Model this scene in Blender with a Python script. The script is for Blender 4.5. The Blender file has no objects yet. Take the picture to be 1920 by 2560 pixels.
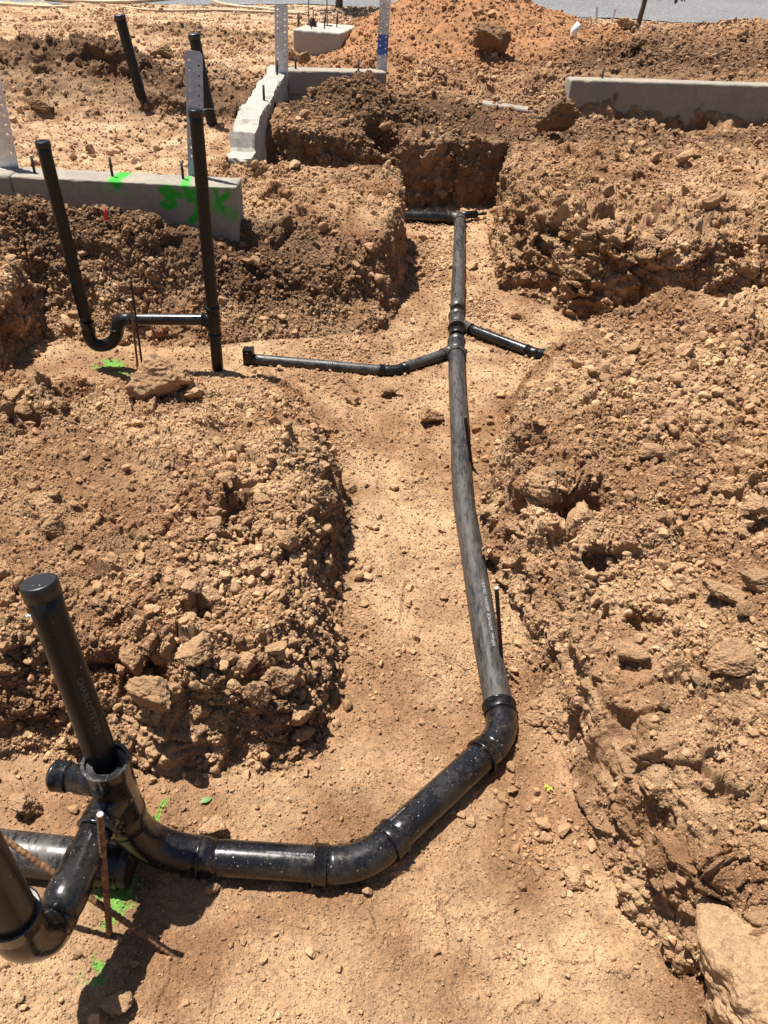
import bpy, math, random, time
import numpy as np
from mathutils import Vector
T0=time.time(); LOG=[]
def print(*a): LOG.append(a)
# ------------------------------------------------------------------ camera, sky, sun, exposure
scn=bpy.context.scene
F_PX=1923.0; CX,CY=960.0,1280.0
PITCH,ROLL,CAM_H=math.radians(38.5),math.radians(-3.2),2.05
_f=np.array([0,math.cos(PITCH),-math.sin(PITCH)]); _r0=np.array([1.0,0,0]); _u0=np.cross(_r0,_f)
_r=math.cos(ROLL)*_r0-math.sin(ROLL)*_u0; _u=math.sin(ROLL)*_r0+math.cos(ROLL)*_u0
CAM=np.array([0,0,CAM_H])
cd=bpy.data.cameras.new('camera'); cam=bpy.data.objects.new('camera',cd); scn.collection.objects.link(cam)
from mathutils import Matrix
cam.matrix_world=Matrix(((_r[0],_u[0],-_f[0],0),(_r[1],_u[1],-_f[1],0),(_r[2],_u[2],-_f[2],CAM_H),(0,0,0,1)))
cd.sensor_fit='VERTICAL'; cd.sensor_height=24; cd.lens=F_PX/2560*24; cd.clip_start=.05; cd.clip_end=2000
scn.camera=cam
SUN_L=np.array([.27,-.18,-.86]); SUN_L/=np.linalg.norm(SUN_L)
w=bpy.data.worlds.new('World'); scn.world=w; w.use_nodes=True
nt=w.node_tree; bg=nt.nodes['Background']; sky=nt.nodes.new('ShaderNodeTexSky'); sky.sky_type='NISHITA'; sky.sun_disc=False
sky.sun_elevation=math.radians(69.3); sky.sun_rotation=math.atan2(-SUN_L[0],-SUN_L[1]); sky.air_density=1.0; sky.dust_density=1.0
nt.links.new(sky.outputs[0],bg.inputs[0]); bg.inputs[1].default_value=.05
sl=bpy.data.lights.new('sun','SUN'); sl.energy=5.0; sl.angle=math.radians(.5); sl.color=(1,.95,.87)
so=bpy.data.objects.new('sun',sl); scn.collection.objects.link(so)
so.rotation_euler=Vector(SUN_L).to_track_quat('-Z','Y').to_euler(); so.location=(-3,2,9)
scn.view_settings.view_transform='Standard'; scn.view_settings.look='None'; scn.view_settings.gamma=1
scn.view_settings.exposure=1.03

# ------------------------------------------------------------------ measuring helpers: photograph pixel -> metres
def ray(px,py): return _f+_r*(px-CX)/F_PX-_u*(py-CY)/F_PX
def at(px,py,z): d=ray(px,py); return CAM+d*(z-CAM_H)/d[2]
def atY(px,py,Y): d=ray(px,py); return CAM+d*(Y/d[1])
def atd(px,py,dep): return CAM+ray(px,py)*dep
def project(P):
    v=P-CAM; d=v@_f; ds=np.where(d>.05,d,.05)
    return CX+F_PX*(v@_r)/ds, CY-F_PX*(v@_u)/ds, d

# ------------------------------------------------------------------ noise
_rs=np.random.RandomState(7)
_perm=_rs.permutation(256); _perm=np.concatenate([_perm,_perm,_perm]).astype(np.int32)
_g=_rs.normal(size=(256,3)); _g/=np.linalg.norm(_g,axis=1)[:,None]
def _h(i,j,k): return _perm[_perm[_perm[i&255]+(j&255)]+(k&255)]
def perlin(P):
    P=np.asarray(P,dtype=np.float64); out=np.empty(len(P))
    for s in range(0,len(P),400000):
        q=P[s:s+400000]; i=np.floor(q).astype(np.int64); f=q-i; u=f*f*f*(f*(f*6-15)+10)
        r=0
        for a in (0,1):
            wx=u[:,0] if a else 1-u[:,0]
            for b in (0,1):
                wy=u[:,1] if b else 1-u[:,1]
                for c in (0,1):
                    wz=u[:,2] if c else 1-u[:,2]
                    g=_g[_h(i[:,0]+a,i[:,1]+b,i[:,2]+c)]
                    r=r+wx*wy*wz*((f[:,0]-a)*g[:,0]+(f[:,1]-b)*g[:,1]+(f[:,2]-c)*g[:,2])
        out[s:s+400000]=r*1.6
    return out
def fbm(P,o=4,lac=2.1,gain=.5):
    r=0;a=1;n=0
    for k in range(o): r=r+a*perlin(P*lac**k+17.3*k); n+=a; a*=gain
    return r/n
def cells(P,seed=0):
    """F1, F2 and a random value of the nearest cell"""
    n=len(P); F1=np.empty(n);F2=np.empty(n);R=np.empty(n);TL=np.empty(n)
    for s in range(0,n,300000):
        q=P[s:s+300000]; i=np.floor(q-.5).astype(np.int64)
        f1=np.full(len(q),9.);f2=np.full(len(q),9.);rr=np.zeros(len(q));tl=np.zeros(len(q))
        for a in (0,1):
            for b in (0,1):
                for c in (0,1):
                    h=_h(i[:,0]+a+seed,i[:,1]+b,i[:,2]+c)
                    o=.5+_g[h]*.42
                    v=q-(i+np.array([a,b,c])+o)
                    d=(v*v).sum(1)
                    m=d<f1
                    f2=np.where(m,f1,np.minimum(f2,d)); f1=np.where(m,d,f1); rr=np.where(m,h/255.,rr); tl=np.where(m,(v*_g[(h+77)&255]).sum(1),tl)
        F1[s:s+300000]=np.sqrt(f1);F2[s:s+300000]=np.sqrt(f2);R[s:s+300000]=rr;TL[s:s+300000]=tl
    return F1,F2,R,TL
def sstep(a,b,x): t=np.clip((x-a)/(b-a),0,1); return t*t*(3-2*t)

# ------------------------------------------------------------------ the dug ground
def fz(y): return .15-.035*np.clip(y,0,4.3)
_fp=[(-3.2,1.30),(-1.2,1.24),(-.68,1.21),(-.45,1.20),(-.22,1.24),(-.13,1.36),(-.11,1.62),(-.15,1.99),(-.17,2.58),(-.30,3.03),
 (-.46,3.45),(-.66,3.56),(-.95,3.50),(-1.3,3.40),(-1.9,3.40),(-2.02,3.62),(-1.98,3.95),(-1.6,3.90),(-1.14,3.92),(-.74,4.02),(-.3,4.12),(-.13,4.22),
 (-.01,4.5),(.06,5.2),(.04,6.05),(-1.1,5.95),(-1.1,6.62),(.06,6.68),(.86,6.97)]
for q in [(1219,628),(1232,658),(1249,727),(1330,760),(1440,805)]: _p=at(q[0],q[1],.0); _fp.append((_p[0],_p[1]))
_fp+=[(2.2,4.62),(4.8,4.75),(4.8,4.05),(1.9,4.0),(1.15,3.90),(.92,3.86),(.80,3.70)]
for q in [(1301,941),(1261,1005),(1255,1063),(1232,1150),(1209,1207),(1215,1298),(1226,1390),(1272,1506),(1319,1668),(1365,1818),(1388,1885),(1423,1948),(1434,2018),(1498,2174),(1539,2267),(1600,2380),(1690,2480)]:
    _p=at(q[0],q[1],.09); _fp.append((_p[0],_p[1]))
_fp+=[(.80,.55),(.85,.30),(-3.2,.28)]
FP=np.array(_fp)
def floor_dist(x,y):
    n=len(x); out=np.empty(n); nx=np.empty(n); ny=np.empty(n)
    A=FP; B=np.roll(FP,-1,0)
    for s in range(0,n,200000):
        X=x[s:s+200000];Y=y[s:s+200000]
        best=np.full(len(X),1e9);bx=np.zeros(len(X));by=np.zeros(len(X));ins=np.zeros(len(X),bool)
        for (ax,ay),(cx,cy) in zip(A,B):
            ex,ey=cx-ax,cy-ay
            t=np.clip(((X-ax)*ex+(Y-ay)*ey)/(ex*ex+ey*ey),0,1)
            vx=ax+t*ex-X; vy=ay+t*ey-Y; d=vx*vx+vy*vy
            m=d<best; best=np.where(m,d,best);bx=np.where(m,vx,bx);by=np.where(m,vy,by)
            if ey!=0:
                c=((ay>Y)!=(cy>Y))&(X<(ex)*(Y-ay)/ey+ax); ins^=c
        d=np.sqrt(best); 
        out[s:s+200000]=np.where(ins,-d,d); nx[s:s+200000]=bx/(d+1e-6); ny[s:s+200000]=by/(d+1e-6)
    return out,nx,ny
def idw(ctrl,x,y,p=2.2):
    c=np.array(ctrl); num=0;den=0
    for cx,cy,v in c:
        wt=1/((((x-cx)**2+(y-cy)**2)+.04)**(p)); num=num+wt*v; den=den+wt
    return num/den
GRADE=[(-.3,1.5,.37),(-.8,1.4,.39),(-1.3,1.5,.42),(-2.2,1.6,.5),(-4,1.6,.5),(-.35,2.2,.44),(-1,2.2,.42),(-2,2.4,.45),(-.50,2.9,.30),(-.42,2.6,.40),(-1,2.9,.27),(-1.2,3.2,.13),
 (-.8,3.3,.19),(-.6,3.2,.17),(-1.9,3.0,.22),(-2.6,3.3,.42),(-4,3,.5),(-2.6,4.2,.45),(-1.5,4.5,.44),(-.9,4.6,.42),(-.5,4.6,.42),(-.4,5.2,.50),(-.5,6,.50),(-.9,5,.42),(-2,5.2,.47),(-3,6,.46),(-2,7,.44),
 (-5,6,.45),(-1.8,8,.44),(-.5,7.3,.55),(-.4,8,.55),(.4,7.4,.52),(.5,8,.55),(.8,9,.48),(-.6,8.6,.45),(1.4,8.4,.45),(1.3,7.4,.50),(2.2,8.5,.40),(4,8.6,.40),(1.2,6.2,.50),(1.5,5.5,.48),(2.5,6.5,.50),(3,5.3,.46),(4.5,6,.50),
 (1.15,3.35,.50),(1.6,3.55,.60),(2.4,3.6,.62),(.95,3.0,.52),(.80,2.6,.50),(.78,2.2,.50),(1.4,2.4,.58),(2,2.8,.64),(.80,1.6,.46),(1.2,1.5,.56),(1.0,1.1,.48),(1.3,3.0,.58),(1.5,1.0,.5),(2.4,1.6,.6),(4,2.5,.6),(.95,.5,.42),(2,.3,.5),
 (0,-.3,.45),(-1.5,-.3,.45),(0,-3,.45),(4,-3,.5),(-5,-3,.5),(0,11,.45),(-4,11,.45),(-6,14,.47),(4,10.5,.64),(2.5,10.3,.64),(2.2,9.45,.66),(4,9.75,.66),(1.8,9.35,.62),(3,9.6,.66),(2.2,8.75,.20),(3,8.85,.20),(4,9.0,.20),(1.7,8.65,.30),(2.4,8.3,.36),(3.4,8.5,.36),(-.7,8.45,.38),(-.95,8.2,.38),(-1.3,10.8,.40),(-1.3,11.3,.40),(-.6,10.6,.46),(-.7,9.6,.52),(-.2,9.9,.6),(.9,8.1,.36),(1.3,8.0,.34),(6,10,.6),(8,12,.5),(0,15,.46),(4,16,.46),(0,17,.47),(4,17.5,.47),(8,18,.47),(0,20,.47),(-8,20,.47),(10,20,.47),(-8,16,.47),(0,60,.46),(-60,60,.46),(60,60,.46),(-60,10,.47),(60,10,.47)]
WIDTH=[(-.15,1.6,.19),(-.2,2.4,.12),(-.22,1.3,.26),(-.38,3,.34),(-.25,2.75,.18),(-.6,3.3,.5),(-.5,1.3,.20),(-1.0,1.3,.24),(-1.7,1.3,.45),(-.5,3.6,.22),(-1.0,3.4,.40),(-1.8,3.3,.45),(-2.1,3.8,.10),(-1.8,4.2,.60),(-1.2,4.3,.65),(-.6,4.4,.80),(-.3,4.35,.75),(-.08,4.35,.38),(-.06,4.7,.16),
 (0,5,.15),(0,5.9,.12),(-.5,5.9,.08),(-.5,6.7,.10),(.5,6.9,.07),(.95,6.5,.10),(1.0,5.8,.16),(1.1,5.0,.35),(1.4,4.7,.16),(2.4,4.8,.12),(3.5,4.9,.12),(2.4,3.9,.30),(1.2,3.75,.32),(1.8,3.9,.30),(.85,3.5,.34),(.7,3.1,.26),(.55,2.7,.17),(.5,2.3,.12),(.6,1.9,.14),(.6,1.5,.13),(.7,1.1,.12),(.85,.7,.08),(0,.2,.3),(-2,.2,.4)]
def G2(x,y,cx,cy,sx,sy,a,rot=0):
    c,s=math.cos(rot),math.sin(rot); u=(x-cx)*c+(y-cy)*s; v=-(x-cx)*s+(y-cy)*c
    return a*np.exp(-(u/sx)**2-(v/sy)**2)
def gx(px,py,z): p=at(px,py,z); return p[0],p[1]
_ridge=gx(880,262,.65); _clod=gx(1392,305,.5); _lm1=gx(250,520,.55); _lm2=gx(90,500,.5); _lmt=gx(130,200,.6); _st=gx(450,85,.5); _pile=gx(830,150,.55)
def bank(x,y):
    z=idw(GRADE,x,y)
    z=z+G2(x,y,_ridge[0]+.05,_ridge[1],.42,.30,.30,.2)+G2(x,y,_ridge[0]-.45,_ridge[1]-.55,.3,.25,.10)
    z=z+G2(x,y,_clod[0],_clod[1],.22,.2,.15)
    z=z+G2(x,y,-1.80,4.42,.34,.16,.17)+G2(x,y,-2.4,4.42,.4,.2,.17)+G2(x,y,-1.32,4.38,.22,.14,.10)-G2(x,y,-.98,4.55,.16,.14,.10)
    z=z+G2(x,y,_lmt[0],_lmt[1],1.3,.55,.25,.15)+G2(x,y,_lmt[0]+1.4,_lmt[1]-.5,.9,.5,.12)
    z=z+G2(x,y,_st[0],_st[1],1.6,.45,.13,.1)+G2(x,y,-2.6,10.6,.6,.4,.08)
    z=z+G2(x,y,-.35,9.9,.5,.6,.10)
    pit=np.exp(-((x+1.85)/.48)**4-((y-7.42)/.17)**4); z=z-.24*pit-G2(x,y,-3.25,7.75,.14,.10,.14)
    P3=np.stack([x*1.3,y*1.3,np.zeros_like(x)],1); step=sstep(7.45,8.05,y+.35*perlin(P3)+.12*(x+3))*sstep(-2.2,-2.7,x)*sstep(10.6,9.0,y); z=z+.20*step+.10*step*perlin(P3*2.3)
    z=z+G2(x,y,-1.55,8.05,.35,.3,.10)+G2(x,y,-1.9,9.6,.5,.5,.10)
    # orange spoil cone and the long brown ridge beyond
    r=np.sqrt(((x-.62)/1.0)**2+((y-12.4)/1.1)**2); z=z+.92*np.clip(1-r/1.95,0,1)**1.05
    z=z+G2(x,y,2.6,12.4,1.0,1.1,.22)+G2(x,y,5.0,13.0,1.5,1.2,.36)+G2(x,y,7.6,13.4,1.6,1.3,.30)+G2(x,y,2.2,10.9,.9,.6,.10)
    z=z-G2(x,y,.72,.93,.0001,.0001,0)
    z=z+G2(x,y,_clod[0]+.1,6.7,.4,.4,.04)
    return z
def wallmask(x,y,d):
    wd=idw(WIDTH,x,y,2.6)
    return np.clip(d/wd,0,1),wd
HOLLOWS=[(*gx(px_,py_,z_),r_,dp_) for px_,py_,z_,r_,dp_ in [(1300,1180,.34,.10,.22),(1425,1300,.40,.10,.20),(1400,1395,.36,.06,.10),(1470,1530,.42,.07,.12),(1640,1560,.45,.07,.10),(1445,1850,.34,.08,.20),(1425,1955,.22,.05,.10),(1565,2285,.34,.09,.22),(1600,2120,.38,.05,.09),(1500,1420,.42,.05,.09),
 (610,1345,.40,.07,.10),(690,1400,.40,.05,.09),(305,1545,.40,.06,.10),(470,1880,.26,.08,.12),(250,1860,.3,.06,.09),(380,1660,.38,.05,.08),(1500,700,.30,.16,.22),(1380,570,.42,.08,.14),(1860,640,.42,.16,.14),(1560,590,.44,.09,.11),(955,330,.55,.17,.22),(1160,300,.5,.12,.10),(110,280,.5,.12,.12),(1450,250,.4,.12,.14),(1560,170,.6,.12,.14)]]
BED=[(tuple(at(*a_,.12)[:2]),tuple(at(*b_,.12)[:2])) for a_,b_ in [((-100,2120),(400,2135)),((400,2135),(905,2168)),((905,2168),(1262,1838)),((1262,1838),(1213,1587)),((1213,1587),(1158,1240)),((1158,1240),(1142,947)),((1142,947),(1150,545)),((1141,872),(985,929)),((985,929),(628,898)),((1142,806),(1345,886))]]
STEPS=[(.12,1.95,1.45),(-.02,2.25,1.7),(.16,2.75,1.5),(.02,3.1,1.75),(-.05,.98,.4),(.28,.82,2.2),(.42,1.15,1.2)]
def height(x,y):
    d,_,_=floor_dist(x,y)
    # waviness of the dug edge
    P=np.stack([x,y,np.zeros_like(x)],1)
    near=sstep(.9,.3,np.abs(d))
    d=d+near*((.035+.07*sstep(5,6.6,y))*perlin(P*3.1+5)+(.022+.015*sstep(5,6.6,y))*perlin(P*8.3+2))
    t,_w=wallmask(x,y,d); B=bank(x,y); Fz=fz(y)+.02*sstep(.3,.0,-d)+G2(x,y,-.8,.62,.25,.2,.06)+G2(x,y,-.5,4.0,.5,.35,.03)
    big=sstep(0,.5,d); nb=perlin(P*7+61)+1; Fzm=np.zeros_like(x)
    B=B+.035*perlin(P*1.7+9)*big*sstep(16,14,y); B=B+(.45-B)*sstep(16.6,17.6,y-.05*x*(x>0))*(1-sstep(-4,-6,x))+0*x
    for hx,hy,hr,hd in HOLLOWS: B=B-hd*np.exp(-(((x-hx)**2+((y-hy)*1.15)**2)/(hr*hr))**2)*(d>0)
    for (ax,ay),(cx_,cy_) in BED:
        ex,ey=cx_-ax,cy_-ay; tt=np.clip(((x-ax)*ex+(y-ay)*ey)/(ex*ex+ey*ey),0,1); q=((x-ax-tt*ex)**2+(y-ay-tt*ey)**2)/.0052; Fz=Fz+.014*np.exp(-q)*(.5+.5*nb)*(1-Fzm); Fzm=np.maximum(Fzm,np.exp(-q))
    for fx,fy,fr in STEPS:
        c_,s_=math.cos(fr),math.sin(fr); u_=(x-fx)*c_+(y-fy)*s_; v_=-(x-fx)*s_+(y-fy)*c_; e_=(np.abs(u_)/.15)**3+(np.abs(v_)/(.045+.008*u_/.15))**4; Fz=Fz-.011*np.exp(-e_)+.006*np.exp(-((e_-1.3)/.7)**2)
    s=1-(1-t)**1.5
    s=s*s*(3-2*s)*.5+s*.5
    return np.where(d>0,Fz+(B-Fz)*s,Fz)
# adaptive triangulation (longest-edge bisection, finer where the ground is near and steep)
def log(*a):
    pass
def build_tris():
    xs=np.arange(-96,97,4.);ys=np.arange(-8,249,4.)
    X,Y=np.meshgrid(xs,ys); V=np.stack([X.ravel(),Y.ravel(),np.zeros(X.size)],1); V[:,2]=height(V[:,0],V[:,1])
    nx=len(xs);I=np.arange(X.size).reshape(X.shape)
    a,b,c,d=I[:-1,:-1].ravel(),I[:-1,1:].ravel(),I[1:,1:].ravel(),I[1:,:-1].ravel()
    T=np.concatenate([np.stack([a,b,c],1),np.stack([a,c,d],1)])
    return refine(V,T,None,.0030,.012,40,2400000)
def refine(V,T,D,tv,th,rounds,cap):
    """longest-edge bisection; D holds the displaced positions used to measure the edges (None: the plain height field)"""
    for it in range(rounds):
        if D is None: Q=V
        else: Q=D
        E=np.concatenate([T[:,[0,1]],T[:,[1,2]],T[:,[2,0]]]); E=np.sort(E,1)
        key=E[:,0].astype(np.int64)*len(V)+E[:,1]
        uk,inv=np.unique(key,return_inverse=True); inv=inv.reshape(3,-1).T
        e0=uk//len(V);e1=uk%len(V)
        L=np.linalg.norm(Q[e0]-Q[e1],axis=1); M=(Q[e0]+Q[e1])/2
        dist=np.linalg.norm(M-CAM,axis=1)
        px,py,dp=project(M)
        vis=(dp>.1)&(px>-150)&(px<2070)&(py>-90)&(py<2680)
        thr=np.where(vis,tv,th)*dist
        thr=np.where((~vis)&(dist>30),.05*dist,thr)
        mark=(L>thr)
        if D is None:
            zone=(np.abs(M[:,0])<5.2)&(M[:,1]<16)
            Lh=np.hypot(V[e0][:,0]-V[e1][:,0],V[e0][:,1]-V[e1][:,1]); mark|=(zone&(Lh>.12))
        if not mark.any(): break
        lt=L[inv]; lo=np.argmax(lt,1); lid=inv[np.arange(len(T)),lo]
        while True:
            need=mark[inv].any(1)&~mark[lid]
            if not need.any(): break
            mark[lid[need]]=True
        mid=np.full(len(uk),-1,np.int64); mi=np.where(mark)[0]; mid[mi]=len(V)+np.arange(len(mi))
        NV=(V[e0[mi]]+V[e1[mi]])/2; NV[:,2]=height(NV[:,0],NV[:,1])
        if D is not None: D=np.concatenate([D,(D[e0[mi]]+D[e1[mi]])/2])
        V=np.concatenate([V,NV])
        keep=~mark[inv].any(1)
        Tk=T[~keep]; iv=inv[~keep]; lo=lo[~keep]; r=np.arange(len(Tk))
        v0=Tk[r,lo];v1=Tk[r,(lo+1)%3];v2=Tk[r,(lo+2)%3]
        m=mid[iv[r,lo]]; n=mid[iv[r,(lo+1)%3]]; p=mid[iv[r,(lo+2)%3]]
        out=[T[keep]]
        k=n<0; out.append(np.stack([m[k],v1[k],v2[k]],1))
        k=n>=0; out+= [np.stack([m[k],v1[k],n[k]],1),np.stack([m[k],n[k],v2[k]],1)]
        k=p<0; out.append(np.stack([v0[k],m[k],v2[k]],1))
        k=p>=0; out+= [np.stack([v0[k],m[k],p[k]],1),np.stack([p[k],m[k],v2[k]],1)]
        T=np.concatenate(out)
        if len(T)>cap: break
    return V,T
def normals(V,T):
    n=np.cross(V[T[:,1]]-V[T[:,0]],V[T[:,2]]-V[T[:,0]])
    N=np.zeros_like(V)
    for k in range(3):
        for c in range(3): N[:,c]+=np.bincount(T[:,k],n[:,c],len(V))
    l=np.linalg.norm(N,axis=1)[:,None]; return N/np.maximum(l,1e-12)
def dark_field(x,y):
    """1 where freshly turned, moist soil lies on top"""
    f=G2(x,y,-.3,7.9,1.2,.9,1.)+G2(x,y,-1.7,4.42,1.5,.24,.75)+G2(x,y,-.8,4.6,.45,.4,.5)+G2(x,y,1.4,7.4,1.6,.5,.7)+G2(x,y,2.8,8.3,2.2,.5,.7)
    f=f+G2(x,y,2.4,10.8,1.7,1.2,.9)+G2(x,y,5.2,11.2,2.4,1.6,.6)+G2(x,y,_lmt[0],_lmt[1]+.2,1.8,.8,.75)+G2(x,y,-3,12.3,2,.6,.6)+G2(x,y,-2.2,8.6,.8,1.0,.5)+G2(x,y,-.3,6.2,.35,.8,.35)
    f=f+G2(x,y,-1.2,7.3,.4,.3,.5)+G2(x,y,-1.8,2.7,.5,.5,.25)+G2(x,y,-.15,2.4,.15,.7,.3)
    return np.clip(f,0,1)
def smooth_field(x,y):
    s_=G2(x,y,-.45,5.3,.30,.8,.6)+G2(x,y,2.0,6.2,1.0,.5,.35)+G2(x,y,-1.35,1.75,.5,.35,.7)+G2(x,y,-1.05,2.45,.35,.45,.7)+G2(x,y,.9,.5,.3,.3,.6)+G2(x,y,.66,2.95,.13,.55,.8)+G2(x,y,.95,3.35,.3,.22,.7)+G2(x,y,1.0,1.25,.25,.2,.5)+G2(x,y,.60,1.9,.07,.5,.7)+G2(x,y,.70,1.2,.08,.3,.7)+G2(x,y,1.35,2.5,.25,.3,.5)
    n_=perlin(np.stack([x*2.1,y*2.1,x*0+6],1)); return np.clip(s_+.9*sstep(.18,.5,n_),0,1)
def rough_field(x,y,d):
    r=np.where(d>0,.55+.45*sstep(0,.25,d),.16)
    inside=sstep(-1.25,-1.5,x)*sstep(4.85,5.1,y)*sstep(10.5,8.8,y)
    r=r*(1-.65*sstep(2.1,1.7,np.sqrt((x-.6)**2+(y-12.3)**2)))
    far_l=sstep(-1.2,-2,x)*sstep(8,9,y); r=r*(1-.5*far_l*(1-np.clip(dark_field(x,y),0,1)))
    r=r*(1-.78*inside*(1-np.clip(dark_field(x,y),0,1)))
    r=r*(1-.72*smooth_field(x,y)*(1-.7*np.clip(dark_field(x,y),0,1)))
    r=r*(1-.7*sstep(13,16,y))*(1-.97*sstep(16.5,17.5,y))
    return r
def displace(V,T):
    x,y=V[:,0].copy(),V[:,1].copy(); d,nx,ny=floor_dist(x,y)
    t,wd=wallmask(x,y,d)
    N=normals(V,T)
    R=rough_field(x,y,d); dist=np.linalg.norm(V-CAM,axis=1)
    loc=(dist<40)
    P=V[loc]; Rl=R[loc]; Dl=dist[loc]; tl=t[loc]; dl=d[loc]
    steep=np.clip(1-N[loc][:,2],0,1); steep=sstep(.15,.6,steep)
    wz=P*np.array([1,1,1.])
    warp=np.stack([perlin(P*6+3),perlin(P*6+31),perlin(P*6+57)],1)
    blk=np.clip(G2(P[:,0],P[:,1],1.25,5.1,.6,.7,1.)+G2(P[:,0],P[:,1],2.6,5.0,1.2,.5,.9)+G2(P[:,0],P[:,1],.68,1.6,.16,1.1,.30)+G2(P[:,0],P[:,1],.75,.9,.15,.4,.30)+G2(P[:,0],P[:,1],-.5,1.35,.5,.22,.6),0,1)*(dl>.0)
    a=.085*fbm(P*2.6,3)*(Rl)+.012*fbm(P*6,3)
    B1_,B2_,BR_,TL=cells(P*np.array([5.5,5.5,8])+warp*.25,5); a+=blk*.075*(BR_-.5+1.3*TL)*sstep(0,.07,B2_-B1_)
    a+=blk*.014*fbm(P*24,3)-blk*.018*np.exp(-(B2_-B1_)/.035)
    tg_=P[:,0]*ny[loc]-P[:,1]*nx[loc]; a+=np.where(dl>0,1,0)*(blk*.016+.004*(dl<.25))*perlin(np.stack([tg_*4,P[:,2]*9,dl*48],1))
    B1_,B2_,BR_,TL=cells(P*np.array([11,11,19])+warp*.3,9); a+=blk*.032*(BR_-.4+1.2*TL)*sstep(0,.08,B2_-B1_)
    rid=1-np.abs(perlin(P*5.5+warp*.25)*1.3); a+=.04*(rid-.6)*Rl
    F1,F2,Rc,TL=cells(P*9+warp*.25,3);  patch=sstep(-.15,.35,perlin(P*2.1+40)); a+=(.045*patch+.012)*Rl*(Rc-.35+1.0*TL)*sstep(0,.09,F2-F1)
    F1,F2,Rc2,TL=cells(P*21+warp*.3,11); patch2=sstep(-.25,.3,perlin(P*3.3+80)); a+=(.020*patch2+.006)*Rl*(.1+.8*Rc2+1.0*TL)*sstep(0,.10,F2-F1)
    a-=.009*Rl*np.exp(-(F2-F1)/.045)
    F1,F2,Rc3,TL=cells(P*48+warp*.5,23); p3=np.where(dl>0,.9,.45); a+=.011*p3*(Rc3**2+.5*TL)*(1.05-F1*.6)*(.35+.65*np.maximum(Rl,.5))
    a+=.008*np.maximum(Rl,.3)*fbm(P*60,2)+.003*perlin(P*170)
    # bucket-teeth grooves and slabs on the cut faces
    tang=P[:,0]*ny[loc]-P[:,1]*nx[loc]
    Q=np.stack([tang*13,P[:,2]*2.2,dl*3],1); a+=steep*np.where(tl<1,1,0)*(.009*(np.abs(perlin(Q+4))*2-.6)+.020*perlin(np.stack([tang*5,P[:,2]*11,dl*2],1)))
    a=np.where(Dl>16,a*np.clip(1-(Dl-16)/20,0.15,1),a)
    V2=V.copy(); V2[loc]+=N[loc]*a[:,None]
    # overhang: the upper part of the cut leans out over the floor in places
    tt=np.clip(t[loc],0,1); lean=np.clip(perlin(np.stack([x[loc]*2.1,y[loc]*2.1,np.full(loc.sum(),3.)],1))*1.6+.25,0,1)
    prof=sstep(.1,.75,tt)*sstep(1.9,1.0,dl/wd[loc])
    amt=.055*lean*prof*(d[loc]>0)
    V2[loc,0]+=nx[loc]*amt; V2[loc,1]+=ny[loc]*amt
    # hollow just under the lip
    holl=.03*np.clip(perlin(P*3.7+13)*1.8,0,1)*np.exp(-((tt-.35)/.22)**2)*(dl>0)
    V2[loc,0]-=nx[loc]*holl; V2[loc,1]-=ny[loc]*holl
    info=dict(loc=loc,Rc=Rc,Rc2=Rc2,steep=steep,d=d,t=t,R=R)
    return V2,info
TAN=np.array([.264,.151,.079]); PALE=np.array([.405,.263,.150]); DARK=np.array([.088,.046,.026]); ORANGE=np.array([.29,.145,.070]); RED=np.array([.175,.083,.041])
PAINT_SPOTS=[(305,2235,.115,.050,.035),(290,2290,.115,.030,.030),(252,2440,.115,.020,.025),(243,2475,.115,.018,.018),(280,895,.06,.07,.05),(302,922,.06,.05,.035),(235,905,.06,.03,.02),(400,2035,.12,.012,.03)]
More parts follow.
